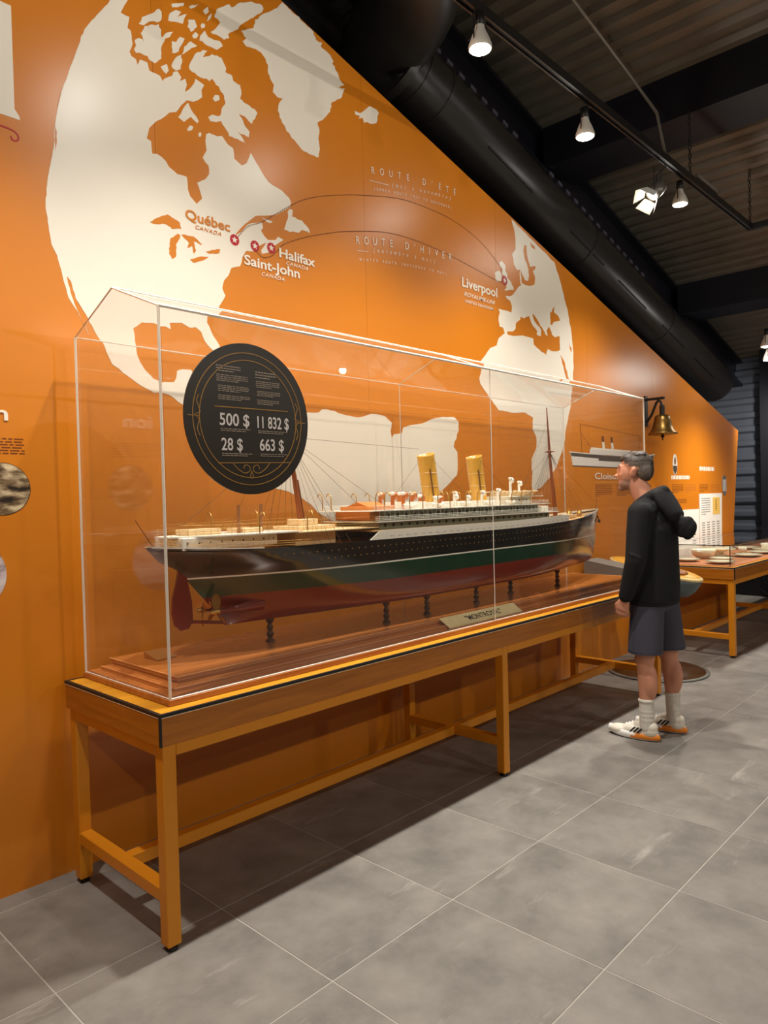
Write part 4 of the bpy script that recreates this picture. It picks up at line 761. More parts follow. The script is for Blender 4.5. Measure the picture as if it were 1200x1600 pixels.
rafter = MB()
slope_box(rafter, -6, 9.6, 1.10, 1.32, 0.0, 0.03)
slope_box(rafter, -6, 9.6, 1.19, 1.23, 0.03, 0.36)
slope_box(rafter, -6, 9.6, 1.085, 1.33, 0.345, 0.375)
raf = rafter.build('trim_2', NAVY); tag(raf, kind='structure')
plate_me = None
for k in range(26):
    px = 2.6 + k * 0.145
    if 3.9 < px < 4.3: continue
    if plate_me is None:
        o = MB().box(-0.035, 0.035, -0.012, 0.02, -0.018, 0.012).build('bolt_plate', M('bolt_grey', srgb(96, 92, 104), rough=.4), raf); plate_me = o.data
    else:
        o = link('bolt_plate', plate_me, raf)
    o.location = (px, 1.082, zdeck(px) - 0.36); o.rotation_euler = (0, math.atan(SLOPE), 0)
for k, px in enumerate((1.25, 4.25, 7.25)):
    mb = MB()
    z0 = zdeck(px) - 0.35
    mb.add([(px, -7, z0), (px + .52, -7, z0), (px + .52, 1.1, z0), (px, 1.1, z0),
            (px, -7, zdeck(px)), (px + .52, -7, zdeck(px + .52)), (px + .52, 1.1, zdeck(px + .52)), (px, 1.1, zdeck(px))],
           [(0, 3, 2, 1), (4, 5, 6, 7), (0, 1, 5, 4), (1, 2, 6, 5), (2, 3, 7, 6), (3, 0, 4, 7)])
    tag(mb.build('trim_%d' % (3 + k), NAVY), kind='structure')

# walls that close the room
FARM = M('steel_cladding', srgb(116, 122, 134), rough=0.30, metal=0.5, noise_amt=0.1, scale=3)
mb = MB(); zz = 0.0; pf = []
while zz < 3.7:
    for dz, dx in ((0, 0), (.08, 0), (.11, -.05), (.17, -.05), (.20, 0)): pf.append((dx, zz + dz))
    zz += .20
vs = []; fs = []
for (dx, z) in pf: vs.append((9.6 + dx, -7, z)); vs.append((9.6 + dx, 3, z))
for i in range(len(pf) - 1): fs.append((2 * i, 2 * i + 1, 2 * i + 3, 2 * i + 2))
mb.add(vs, fs)
tag(mb.build('wall_right', FARM), kind='structure')
tag(MB().box(9.75, 9.85, -7, 3, 0, 4).build('trim_6', BLACKM), kind='structure')
tag(MB().box(9.30, 9.52, 0.62, 0.80, 0.0, 3.40).build('trim_7', NAVY), kind='structure')
tag(MB().box(9.35, 9.60, -7, 3, 0.0, 0.42).build('trim_8', BLACKM), kind='structure')
tag(MB().box(-6, 10, 2.9, 3.0, 0, 7.6).build('wall_rear', BLACKM), kind='structure')
BEIGE = M('room_beige', srgb(196, 178, 152), rough=0.6, noise_amt=0.04)
tag(MB().box(-6, 10, -7.0, -6.9, 0, 7.6).build('wall_front', BEIGE), kind='structure')
tag(MB().box(-6.1, -6, -7, 3, 0, 7.7).build('wall_end', M('room_dark', srgb(92, 80, 66), rough=.6)), kind='structure')
# ------------------------------------------------------------------ display tables
STEEL = M('ochre_steel', srgb(222, 140, 24), rough=0.42, noise_amt=0.03, scale=4, spec=0.4)
APRON = wood('apron_wood', srgb(164, 92, 14), srgb(192, 116, 28), rough=0.38, axis='X', scale=3)
APRONY = wood('apron_wood_end', srgb(164, 92, 14), srgb(192, 116, 28), rough=0.38, axis='Y', scale=3)
TOPW = wood('table_top_wood', srgb(206, 138, 30), srgb(230, 164, 48), rough=0.3, axis='X', scale=3)
RUBBER = M('black_rubber', srgb(20, 18, 16), rough=0.5)
STRIPE = M('pale_stripe', srgb(232, 206, 168), rough=0.5)

def make_table(name, label, loc, L=4.0, mid=1.99):
    """Origin at the floor under the near left front corner. y runs to the wall."""
    t = empty(name, loc)
    tag(t, label, 'table', 'long display tables')
    D = 0.735; zt = TT; za = 0.695
    MB().box(0.012, L - .012, 0.012, D - .012, zt - .03, zt, bev=.002).build('table_top', TOPW, t)
    MB().box(0.004, L - .004, 0, .018, za, zt - .010).build('apron', APRON, t)
    MB().box(0.004, L - .004, D - .018, D, za, zt - .010).build('apron', APRON, t)
    MB().box(0, .018, .004, D - .004, za, zt - .010).build('apron', APRONY, t)
    MB().box(L - .018, L, .004, D - .004, za, zt - .010).build('apron', APRONY, t)
    ed = MB()
    for (a, b, c, d) in ((-.001, L + .001, -.001, .011), (-.001, L + .001, D - .011, D + .001), (-.001, .011, .011, D - .011), (L - .011, L + .001, .011, D - .011)):
        ed.box(a, b, c, d, zt - .010, zt + .001)
    ed.build('edge_trim', RUBBER, t)
    st = MB()
    for (a, b, c, d) in ((0.004, L - .004, -.0012, .003), (-.0012, .003, .004, D - .004), (L - .003, L + .0012, .004, D - .004)):
        st.box(a, b, c, d, zt - .0125, zt - .010)
    st.build('edge_line', STRIPE, t)
    for cx in (0, L):
        MB().box(cx - .004, cx + .004, -.004, .004, za, zt - .008).build('corner_trim', RUBBER, t)
    b = 0.05
    def tube_box(nm, x0, x1, y0, y1, z0, z1):
        return MB().box(x0, x1, y0, y1, z0, z1, bev=.003).build(nm, STEEL, t)
    o = .012
    for lx in (o, mid - b / 2, L - o - b):
        for ly in (o, D - o - b):
            lg = tube_box('leg', lx, lx + b, ly, ly + b, .018, za)
            MB().lathe([(.020, 0), (.022, .004), (.020, .010), (.008, .011), (.008, .020)], (lx + b / 2, ly + b / 2, 0), 14).build('levelling_foot', RUBBER, lg)
    # top frame
    for (ra, rb) in ((o + b, mid - b / 2), (mid + b / 2, L - o - b)):
        tube_box('top_rail', ra, rb, o, o + b, za - .045, za)
        tube_box('top_rail', ra, rb, D - o - b, D - o, za - .045, za)
    for lx in (o, mid - b / 2, L - o - b):
        tube_box('top_rail', lx, lx + b, o + b, D - o - b, za - .045, za)
    # low cross rails and the stretcher along the middle
    for lx in (o, mid - b / 2, L - o - b):
        tube_box('cross_rail', lx, lx + b, o + b, D - o - b, .160, .207)
    ym = D / 2 - b / 2
    tube_box('stretcher', o + b, mid - b / 2, ym, ym + b, .160, .207)
    tube_box('stretcher', mid + b / 2, L - o - b, ym, ym + b, .160, .207)
    return t
T1 = (-0.284, -0.110, 0.0)
table = make_table('display_table', 'long ochre steel table with wooden apron under the ship case', T1, L=4.01, mid=2.0)
table2 = make_table('display_table', 'ochre steel table with the glass case of dishes, behind the man', (5.218, -0.137, 0.0), L=4.01, mid=2.0)

# ------------------------------------------------------------------ ship case: wooden base, clear panes with pale edges
ACR = clear('acrylic', tint=(0.998, 0.997, 0.994, 1), ior=1.42, haze=0.007, hazecol=(0.95, 0.86, 0.76, 1))
EDGE = M('acrylic_edge', srgb(250, 240, 224), rough=0.25, spec=0.6)
EDGE.node_tree.nodes['Principled BSDF'].inputs['Transmission Weight'].default_value = 0.25
CASEB = wood('case_base_wood', srgb(168, 96, 40), srgb(196, 124, 58), rough=0.35, axis='X', scale=3)
case = empty('display_case', (1.71, 0.283, TT + .001))
tag(case, 'long gabled clear acrylic case with pale edges over the ship model', 'display case')
OX, OY, OZ = 1.71, 0.283, TT + .001
def cb(x0, x1, y0, y1, z0, z1, nm, mat, bev=0.0):
    return MB().box(x0 - OX, x1 - OX, y0 - OY, y1 - OY, z0 - OZ, z1 - OZ, bev=bev).build(nm, mat, case)
cb(CX0 - .008, CX1 + .008, CY1 - .008, CY0 + .008, OZ, CZB, 'base_board', CASEB, bev=.0015)
th = .006
def quad_pane(p, nrm, nm='pane', mat=None):
    """thin slab through the 4 points, thickness along -nrm"""
    n_ = Vector(nrm).normalized() * th
    q = [Vector(a) - Vector((OX, OY, OZ)) for a in p]
    k = len(q)
    vs = [tuple(a) for a in q] + [tuple(a - n_) for a in q]
    fs = [tuple(range(k)), tuple(reversed(range(k, 2 * k)))] + [(i, i + k, (i + 1) % k + k, (i + 1) % k) for i in range(k)]
    bm = MB().add(vs, fs)
    return bm.build(nm, mat or ACR, case)
YR = (CY0 + CY1) / 2
e = .004
for (a, b) in ((CX0 + e, CXM - .0012), (CXM + .0012, CX1 - e)):
    quad_pane([(a, CY1, CZB), (b, CY1, CZB), (b, CY1, CZE), (a, CY1, CZE)], (0, -1, 0))
    quad_pane([(b, CY0, CZB), (a, CY0, CZB), (a, CY0, CZE), (b, CY0, CZE)], (0, 1, 0))
    nf = Vector((0, -(CZR - CZE), (YR - CY1)))
    quad_pane([(a, CY1, CZE), (b, CY1, CZE), (b, YR, CZR), (a, YR, CZR)], nf)
    nb = Vector((0, (CZR - CZE), (CY0 - YR)))
    quad_pane([(b, CY0, CZE), (a, CY0, CZE), (a, YR, CZR), (b, YR, CZR)], nb)
quad_pane([(CX0, CY0 - .008, CZB), (CX0, CY1 + .008, CZB), (CX0, CY1 + .008, CZE), (CX0, YR, CZR - .004), (CX0, CY0 - .008, CZE)], (-1, 0, 0))
quad_pane([(CX1, CY1 + .008, CZB), (CX1, CY0 - .008, CZB), (CX1, CY0 - .008, CZE), (CX1, YR, CZR - .004), (CX1, CY1 + .008, CZE)], (1, 0, 0))
def strip(a, b, r, nm='pane_edge', mat=None):
    o_ = Vector((OX, OY, OZ))
    return MB().tube([Vector(a) - o_, Vector(b) - o_], r, n=4, smooth=False).build(nm, mat or EDGE, case)
for X in (CX0, CX1):
    strip((X, CY1, CZB), (X, CY1, CZE), .0058)
    strip((X, CY0, CZB), (X, CY0, CZE), .0050)
    strip((X, CY1, CZE), (X, YR, CZR), .0036)
    strip((X, CY0, CZE), (X, YR, CZR), .0036)
    strip((X, CY1, CZB + .002), (X, CY0, CZB + .002), .0028)
for (Y, Z, r) in ((CY1, CZE, .0060), (YR, CZR, .0046), (CY0, CZE, .0022)):
    strip((CX0, Y, Z), (CX1, Y, Z), r)
strip((CX0, CY1, CZB + .002), (CX1, CY1, CZB + .002), .0026)
for (p, q) in (((CXM, CY1, CZB), (CXM, CY1, CZE)), ((CXM, CY0, CZB), (CXM, CY0, CZE)), ((CXM, CY1, CZE), (CXM, YR, CZR)), ((CXM, CY0, CZE), (CXM, YR, CZR))):
    strip(p, q, .0026)

# ------------------------------------------------------------------ round notice on the front pane
DISCM = M('notice_black', srgb(44, 36, 26), rough=0.35, noise_amt=0.05, scale=6)
GOLD = M('notice_gold', srgb(176, 128, 48), rough=0.4)
WHITEP = M('notice_white', srgb(232, 222, 214), rough=0.5)
DX, DZ, DR = 0.156, 1.797, 0.2805
DY = CY1 - .0015
nd = MB().xzplate(el(DX, DZ, DR, DR, 72), DY - .005, DY).build('round_notice', DISCM)
tag(nd, 'round dark brown notice with gold rings and dollar figures on the case front', 'sign')
FY = DY - .005
def ring(r, w=.0028, n=72):
    mb = MB()
    for k in range(n):
        a = 2 * PI * k / n; b = 2 * PI * (k + 1) / n
        mb.xzplate([(DX + (r - w / 2) * math.cos(a), DZ + (r - w / 2) * math.sin(a)), (DX + (r + w / 2) * math.cos(a), DZ + (r + w / 2) * math.sin(a)),
                    (DX + (r + w / 2) * math.cos(b), DZ + (r + w / 2) * math.sin(b)), (DX + (r - w / 2) * math.cos(b), DZ + (r - w / 2) * math.sin(b))], FY - .0004, FY)
    return mb.build('gold_ring', GOLD, nd)
ring(.245); ring(.218)
wall_text('figures', '500 $', 0.021, 1.769, 0.130, 0.046, WHITEP, nd, y=FY - .0006, bold=.012)
wall_text('figures', '11 832 $', 0.188, 1.767, 0.150, 0.046, WHITEP, nd, y=FY - .0006, bold=.012)
wall_text('figures', '28 $', 0.026, 1.679, 0.092, 0.046, WHITEP, nd, y=FY - .0006, bold=.012)
wall_text('figures', '663 $', 0.196, 1.682, 0.115, 0.046, WHITEP, nd, y=FY - .0006, bold=.012)
ribbon('gold_rule', [(0.002, 1.835), (0.335, 1.838)], .0032, FY, GOLD, nd)
ribbon('gold_rule', [(0.01, 1.632), (0.345, 1.639)], .0028, FY, GOLD, nd)
for i, (x0, x1, z1, z0, ln) in enumerate(((.012, .118, 1.985, 1.958, 3), (.012, .150, 1.952, 1.924, 4), (.018, .155, 1.913, 1.888, 4), (.018, .160, 1.878, 1.858, 3),
                                         (.184, .282, 1.978, 1.948, 3), (.186, .298, 1.943, 1.915, 4), (.190, .300, 1.906, 1.884, 4), (.190, .295, 1.873, 1.852, 3))):
    print_block('small_print', x0, x1, z1, z0, ln, M('notice_print', srgb(168, 150, 128), rough=.5), nd, FY, 60 + i, fill=.4, last=.7)
for i, (x0, x1, z1) in enumerate(((.024, .155, 1.758), (.190, .330, 1.757), (.028, .160, 1.668), (.198, .330, 1.670))):
    print_block('small_print', x0, x1, z1, z1 - .014, 2, MATS['notice_print'], nd, FY, 80 + i, fill=.4, last=.85)
for s in (-1, 1):
    c = DX + s * .2315
    ribbon('scroll', [(c - s * .014, DZ + .075), (c - s * .004, DZ + .055), (c - s * .012, DZ + .03), (c - s * .016, DZ + .012), (c + s * .004, DZ + .004), (c - s * .012, DZ - .014), (c - s * .004, DZ - .045), (c - s * .014, DZ - .07)], .0026, FY, GOLD, nd)
    ribbon('scroll', [(c - s * .012, DZ), (c + s * .034, DZ)], .0026, FY, GOLD, nd)
    ribbon('scroll', [(DX + s * .085, 1.634), (DX + s * .06, 1.61), (DX + s * .03, 1.596), (DX + s * .008, 1.606), (DX + s * .012, 1.622), (DX + s * .03, 1.626), (DX + s * .036, 1.612)], .0026, FY, GOLD, nd)
ribbon('scroll', [(DX, 1.604), (DX - .006, 1.585), (DX, 1.577), (DX + .006, 1.585), (DX, 1.604)], .0024, FY, GOLD, nd)

# ------------------------------------------------------------------ moulded plinth, card, nameplate, balusters
MAHO = wood('mahogany', srgb(190, 112, 54), srgb(208, 132, 70), rough=0.2, axis='X', scale=2.6, coat=0.5)
plinth = empty('ship_plinth', (1.71, 0.283, CZB))
tag(plinth, 'moulded mahogany plinth inside the case under the ship model', 'plinth')
def ring_profile(prof, nm):
    """moulding swept round a rectangle; prof = (inset from case base, z)"""
    mb = MB(); vs = []
    for (ins, z) in prof:
        x0, x1, y0, y1 = CX0 + .006 + ins, CX1 - .006 - ins, CY1 + .006 + ins, CY0 - .006 - ins
        vs += [(x0 - 1.71, y0 - .283, z - CZB), (x1 - 1.71, y0 - .283, z - CZB), (x1 - 1.71, y1 - .283, z - CZB), (x0 - 1.71, y1 - .283, z - CZB)]
    fs = []
    for i in range(len(prof) - 1):
        for k in range(4):
            a = i * 4 + k; b = i * 4 + (k + 1) % 4
            fs.append((a, b, b + 4, a + 4))
    m = (len(prof) - 1) * 4
    fs.append((m, m + 1, m + 2, m + 3)); fs.append((3, 2, 1, 0))
    mb.add(vs, fs)
    return mb.build(nm, MAHO, plinth)
ring_profile([(.004, CZB + .0005), (.004, CZB + .006), (.006, CZB + .008)], 'bottom_board')
ring_profile([(.038, CZB + .008), (.036, CZB + .010), (.036, CZB + .020), (.039, CZB + .023)], 'lower_moulding')
ring_profile([(.044, CZB + .023), (.056, CZB + .026), (.066, CZB + .032), (.071, CZB + .040)], 'cove_moulding')
ring_profile([(.064, CZB + .040), (.062, CZB + .043), (.062, CZB + .050), (.066, CZB + .055)], 'top_board')
EDGE_GLINT = M('edge_highlight', srgb(226, 156, 96), rough=.18, coat=.5)  # paler strips put the highlights along the moulding edges into the colour
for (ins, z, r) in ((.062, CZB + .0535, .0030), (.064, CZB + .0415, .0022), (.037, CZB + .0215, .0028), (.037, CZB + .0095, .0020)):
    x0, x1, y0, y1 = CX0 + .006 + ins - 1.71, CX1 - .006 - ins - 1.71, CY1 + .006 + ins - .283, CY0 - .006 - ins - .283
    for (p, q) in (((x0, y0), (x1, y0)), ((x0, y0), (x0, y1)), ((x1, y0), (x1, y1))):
        MB().tube([(p[0], p[1], z - CZB), (q[0], q[1], z - CZB)], r, n=6).build('highlight_strip', EDGE_GLINT, plinth)
PZ = CZB + .0565
card = MB().add([(-.045, -.06, 0), (.045, -.045, 0), (.045, .055, .012), (-.045, .04, .012), (-.045, -.06, -.0), (.045, -.045, -.0)], [(0, 1, 2, 3)])
mb = MB()
mb.add([(-.045, -.065, 0.001), (.045, -.055, 0.001), (.045, .05, .022), (-.045, .04, .022), (-.045, -.062, -.0), (.045, -.052, -.0), (.045, .05, -.0), (-.045, .04, -.0)],
       [(0, 1, 2, 3), (7, 6, 5, 4), (0, 4, 5, 1), (1, 5, 6, 2), (2, 6, 7, 3), (3, 7, 4, 0)])
cd_ = mb.build('brass_card', M('dull_brass', srgb(176, 122, 66), rough=.35, metal=.3))
cd_.location = (-0.005, 0.385, PZ + .0005)
tag(cd_, 'small dull brass wedge card on the plinth corner under the stern', 'plaque')

BRASS = M('nameplate_brass', srgb(246, 226, 168), rough=.4, metal=.0, noise_amt=.08, scale=14)
npl = empty('nameplate', (1.70, 0.0, PZ))
tag(npl, 'long pale brass nameplate reading Montroyal leaning on the plinth front', 'nameplate')
PX0, PX1 = -.36, .30
ya, za_, yb, zb_ = -.016, CZB + .0095, .022, CZB + .060
d_ = Vector((0, yb - ya, zb_ - za_)); nrm = Vector((0, -d_.z, d_.y)).normalized()
pl0 = [Vector((PX0 + .02, ya, za_ - PZ)), Vector((PX1 + .02, ya, za_ - PZ)), Vector((PX1 - .02, yb, zb_ - PZ)), Vector((PX0 - .02, yb, zb_ - PZ))]
pl1 = [p - nrm * .004 for p in pl0]
MB().add([tuple(p) for p in pl0 + pl1], [(0, 1, 2, 3), (7, 6, 5, 4), (0, 4, 5, 1), (1, 5, 6, 2), (2, 6, 7, 3), (3, 7, 4, 0)]).build('brass_plate', BRASS, npl)
me = text_mesh('"MONTROYAL"', 1.0, .02)
xs = [v.co.x for v in me.vertices]; W = max(xs) - min(xs)
for v in me.vertices:
    a = (v.co.x - min(xs)) / W; t_ = v.co.y / .73
    p = pl0[0] + (pl0[1] - pl0[0]) * (.27 + .48 * a) + (pl0[3] - pl0[0]) * (.30 + .46 * t_) + nrm * (.0008 + v.co.z * .5)
    v.co = p
me.materials.append(M('nameplate_black', srgb(40, 30, 24), rough=.5))
link('lettering', me, npl)
# ------------------------------------------------------------------ lighting track, lamps
TZ = 3.86; TY = -0.18
TRK = M('track_black', srgb(30, 28, 27), rough=0.4)
track = empty('lighting_track', (1.6, TY, TZ))
tag(track, 'black lighting track hung along the roof with lamps below it', 'lighting track')
mb = MB()
mb.box(-3.2, 4.07, -.022, .022, -.008, .030); mb.box(-3.2, 4.07, -.022, -.012, -.022, -.008); mb.box(-3.2, 4.07, .012, .022, -.022, -.008)
mb.build('channel', TRK, track)
mb = MB(); mb.box(4.03, 4.07, -2.2, .022, -.022, .030); mb.build('side_channel', TRK, track)
def chain(mb, x, y, z0, z1, r=.010, w=.0035):
    k = 0; z = z0
    while z < z1:
        pts = []
        for a in range(9):
            t = 2 * PI * a / 8
            q = (math.cos(t) * r, math.sin(t) * .021)
            pts.append((x + (q[0] if k % 2 else 0), y + (0 if k % 2 else q[0]), z + .018 + q[1]))
        mb.tube(pts, w, n=5, cap=False)
        z += .033; k += 1
mb = MB(); chain(mb, 2.62, 0, .03, zdeck(4.25) - .35 - TZ); mb.build('hanging_chain', TRK, track)
mb = MB(); chain(mb, 4.05, 0, .03, zdeck(5.65) - TZ); mb.build('hanging_chain', TRK, track)
COND = M('conduit_grey', srgb(150, 144, 132), rough=.4, metal=.3)
cpts = [(2.3, .25, zdeck(2.3) - .10), (3.25, .21, zdeck(3.25) - .10), (3.95, .17, zdeck(3.95) - .11), (3.93, -.05, zdeck(4.25) - .42), (3.75, TY, TZ + .04)]
cp = MB().tube(cpts, .011, n=8).build('conduit', COND)
tag(cp, 'pale thin conduit running under the roof sheets down to the lighting track', 'conduit')
bx = MB(); bx.box(4.35, 4.80, TY - .03 + .02, TY + .01 + .02, TZ + .06, TZ + .09)
bo = bx.build('cable_tray', COND)
tag(bo, 'short grey metal bar clipped above the lighting track beside the chain', 'bracket')

BULBW = M('bulb_white', srgb(232, 226, 212), rough=0.35)
GLOW = M('bulb_face', (1, 1, 1, 1), rough=.3, emit=(1.0, 0.90, 0.72, 1), estr=26.0)
def make_lamp(loc, label, power, tilt=(0, 0), size=115, blend=1.0, bulb_fill=None, soft=.045):
    t = empty('track_or_fill_lamp', loc)
    tag(t, label, 'lamp', 'track lamps')
    MB().lathe([(.019, .105), (.024, .11), (.024, .17), (.014, .175), (.014, .176)], (0, 0, 0), 14).build('socket', TRK, t)
    for s in (-1, 1):
        MB().tube([(s * .05, 0, .0), (s * .05, 0, .15), (s * .02, 0, .165)], .0032, n=6).build('wire_yoke', TRK, t)
    MB().lathe([(.054, -.004), (.058, .004), (.056, .016), (.044, .05), (.028, .085), (.022, .11), (.020, .118)], (0, 0, 0), 22).build('bulb', BULBW, t)
    MB().lathe([(.001, -.013), (.03, -.011), (.05, -.006), (.054, -.002)], (0, 0, 0), 22).build('lens', GLOW, t)
    ld = bpy.data.lights.new('lamp_light', 'SPOT')
    ld.energy = power; ld.color = WARM; ld.spot_size = math.radians(size); ld.spot_blend = blend; ld.shadow_soft_size = soft
    lo = bpy.data.objects.new('lamp_light', ld); COL.objects.link(lo); lo.parent = t
    lo.location = (0, 0, -.03); lo.rotation_euler = (tilt[0], tilt[1], 0)
    l2 = bpy.data.lights.new('added_fill', 'POINT')  # added all-round light at the bulb, brightens the wall above the beam
    l2.energy = BULB_FILL if bulb_fill is None else bulb_fill; l2.color = WARM; l2.shadow_soft_size = .045
    lo = bpy.data.objects.new('added_fill', l2); COL.objects.link(lo); lo.parent = t
    lo.location = (0, 0, -.03)
    return t
LZ = 3.66
make_lamp((1.468, -0.20, LZ), 'lit reflector lamp nearest the camera at the top of the track', LAMP_POWER)
make_lamp((2.632, -0.14, LZ), 'lit reflector lamp second along the track, against the dark beam', LAMP_POWER)
make_lamp((4.115, -0.14, LZ), 'lit reflector lamp beside the barn-door spotlight', LAMP_POWER)
for xx, lb in ((0.25, 'track lamp above the near end of the ship case, out of view overhead'), (-0.95, 'track lamp left of the ship case, out of view overhead')):
    make_lamp((xx, -0.17, LZ), lb, LAMP_POWER * .9, bulb_fill=15.0)
make_lamp((6.45, -0.085, 2.912), 'lit reflector lamp cut by the right edge, upper of the pair', LAMP_POWER * .7)
make_lamp((6.75, -0.020, 2.825), 'lit reflector lamp cut by the right edge, lower of the pair', LAMP_POWER * .7)
# barn-door spotlight
sp = empty('barn_door_spotlight', (3.75, -0.10, 3.66))
tag(sp, 'spotlight with white-lit barn doors hanging from the track', 'spotlight')
Rm = Euler((0.5, 0.7, 0.2)).to_matrix()
def rot_part(mb, nm, mat):
    b = MB(); b.add([Rm @ Vector(v) for v in mb.v], mb.f); b.sm = mb.sm; b.mi = mb.mi
    return b.build(nm, mat, sp)
rot_part(MB().lathe([(.02, .09), (.045, .075), (.052, .03), (.052, -.04), (.046, -.042), (.046, -.02)], (0, 0, 0), 18), 'housing', M('spot_silver', srgb(120, 116, 108), rough=.35, metal=.4))
rot_part(MB().lathe([(.001, -.022), (.045, -.022)], (0, 0, 0), 18), 'lens', GLOW)
DOORM = M('barn_door_white', srgb(240, 238, 230), rough=.35)
for k in range(4):
    a = k * PI / 2 + .4
    c, s = math.cos(a), math.sin(a)
    q = [(-.045, .05, -.042), (.045, .05, -.042), (.06, .085, -.125), (-.06, .085, -.125)]
    vs = [(x * c - y * s, x * s + y * c, z) for (x, y, z) in q]
    vs2 = [(x * c - (y + .002) * s, x * s + (y + .002) * c, z) for (x, y, z) in q]
    rot_part(MB().add(vs + vs2, [(0, 1, 2, 3), (7, 6, 5, 4), (0, 4, 5, 1), (1, 5, 6, 2), (2, 6, 7, 3), (3, 7, 4, 0)]), 'barn_door', DOORM)
MB().tube([(0, 0, .05), (-.01, -.03, .11), (0, -.08, .15), (0, -.08, .176)], .007, n=8).build('arm', TRK, sp)
for s in (-1, 1): MB().tube([(s * .06, -.02, -.02), (s * .06, -.02, .165)], .0032, n=6).build('wire_yoke', TRK, sp)

# added fill lamps out of view, behind the camera and facing the steel cladding
for i, (x, y, z, tl) in enumerate(((-3.2, -6.3, 4.2, 60), (0.2, -6.3, 4.2, 60), (3.4, -6.3, 4.2, 60), (6.6, -6.3, 3.6, 60), (8.27, 0.22, 2.75, 40))):
    t = make_lamp((x, y, z), ['added fill lamp out of view far behind and left of the camera', 'added fill lamp out of view straight behind the camera', 'added fill lamp out of view behind and right of the camera',
                              'added fill lamp out of view by the far right corner', 'added fill lamp out of view beyond the far table, brightening the steel cladding'][i], FILL_POWER * (.9 if i == 4 else 1), tilt=(math.radians(tl), -.7 if i == 4 else 0), size=130, bulb_fill=0.0, soft=.05)

# ------------------------------------------------------------------ air duct along the wall top
DUCTM = M('duct_black', srgb(40, 37, 34), rough=0.36, noise_amt=.12, scale=4)
duct = empty('air_duct', (2.0, 1.0, 4.99 - SLOPE * 2.0))
tag(duct, 'black round air duct sloping down behind the top of the mural', 'air duct')
def dpt(x, off=0): return Vector((x - 2.0, 0, -SLOPE * (x - 2.0) + off))
R_ = .225
MB().tube([dpt(2.15), dpt(4.6)], R_, n=36).build('duct_section', DUCTM, duct)
MB().tube([dpt(4.61), dpt(8.15)], R_, n=36).build('duct_section', DUCTM, duct)
for x in (2.32, 2.55, 4.605, 6.3): MB().tube([dpt(x - .012), dpt(x + .012)], R_ + .006, n=36).build('duct_band', DUCTM, duct)
for x in (3.0, 4.2, 5.1, 6.1, 7.0):
    mb = MB()
    for k in range(12):
        xx = x + k * .05
        p = dpt(xx); q = dpt(xx + .051)
        ang = math.radians(-128)
        off = Vector((0, math.sin(ang) * (R_ + .002), math.cos(ang) * (R_ + .002)))
        mb.tube([p + off, q + off], .008, n=5)
    mb.build('slot_diffuser', BLACKM, duct)
# elbow: a wider duct that comes from over the room and turns into the sloping one
el_ = MB()
pts = []
for k in range(11):
    a = PI / 2 * k / 10
    pts.append(Vector((2.05 - 2.0 - .55 * (1 - math.sin(a)) + .0, -.55 * math.cos(a) * 1.15, .02 + .10 * math.cos(a))))
pts = [Vector((-.52, -1.9, .25)), Vector((-.50, -1.2, .18))] + pts + [dpt(2.2)]
el_.tube(pts, .285, n=36)
el_.build('duct_elbow', DUCTM, duct)
MB().tube([dpt(2.13), dpt(2.19)], .305, n=36).build('duct_collar', DUCTM, duct)
d2 = empty('air_duct', (0.2, 1.60, 5.25))
tag(d2, 'black round duct crossing behind the elbow above the mural top', 'air duct')
MB().tube([(-3.0, 0, .8), (1.9, 0, -.50)], .20, n=32).build('duct_section', DUCTM, d2)
MB().tube([(0.98, 0, -.255), (1.01, 0, -.263)], .206, n=32).build('duct_band', DUCTM, d2)
# ------------------------------------------------------------------ the ship model
HB = M('hull_black', srgb(26, 24, 22), rough=0.16, spec=0.6, coat=0.4)
HG = M('hull_green', srgb(22, 60, 40), rough=0.16, spec=0.6, coat=0.4)
HR = M('hull_red', srgb(124, 38, 18), rough=0.18, spec=0.6, coat=0.4)
HW = M('ship_white', srgb(236, 230, 214), rough=0.35)
CREAMD = M('ship_cream', srgb(232, 204, 156), rough=0.4)
DECKW = wood('ship_deck', srgb(196, 150, 92), srgb(222, 180, 122), rough=.5, axis='X', scale=12)
BUFF = M('funnel_buff', srgb(224, 168, 62), rough=.3, coat=.3)
FUNNEL_DARK = M('funnel_dark', srgb(60, 46, 30), rough=.6)  # dark brown disc set just inside the funnel mouth
MASTW = wood('mast_wood', srgb(112, 54, 20), srgb(146, 78, 34), rough=.35, axis='Z')
SBRASS = M('ship_brass', srgb(206, 160, 84), rough=.3, metal=.7)
DARKW = M('ship_dark_window', srgb(48, 50, 44), rough=.2)
GREENH = M('ship_grey_green', srgb(138, 142, 118), rough=.4)
ROPE = M('ship_rigging', srgb(84, 56, 34), rough=.7)
ORB = M('ship_tan_house', srgb(204, 124, 56), rough=.4)
KEEL = 0.982
ship = empty('ship_model', (1.71, 0.28, KEEL))
tag(ship, 'large model of a two-funnel ocean liner with black, green and red hull', 'ship model')
SX, SY = 1.71, 0.28
def lerp(tab, x):
    if x <= tab[0][0]: return tab[0][1]
    for (a, fa), (b, fb) in zip(tab[:-1], tab[1:]):
        if x <= b: return fa + (fb - fa) * (x - a) / (b - a)
    return tab[-1][1]
STEM = [(.980, 3.10), (.988, 3.25), (1.0, 3.36), (1.02, 3.42), (1.06, 3.45), (1.1, 3.462), (1.2, 3.485), (1.36, 3.525), (1.42, 3.54)]
STERN = [(.980, .236), (1.0, .22), (1.05, .185), (1.10, .14), (1.16, .085), (1.20, .05), (1.235, .012), (1.26, -.045), (1.285, -.088), (1.31, -.105), (1.40, -.112)]
BEAM = [(.980, .13), (.984, .158), (.992, .178), (1.005, .192), (1.025, .201), (1.06, .205), (1.45, .205)]
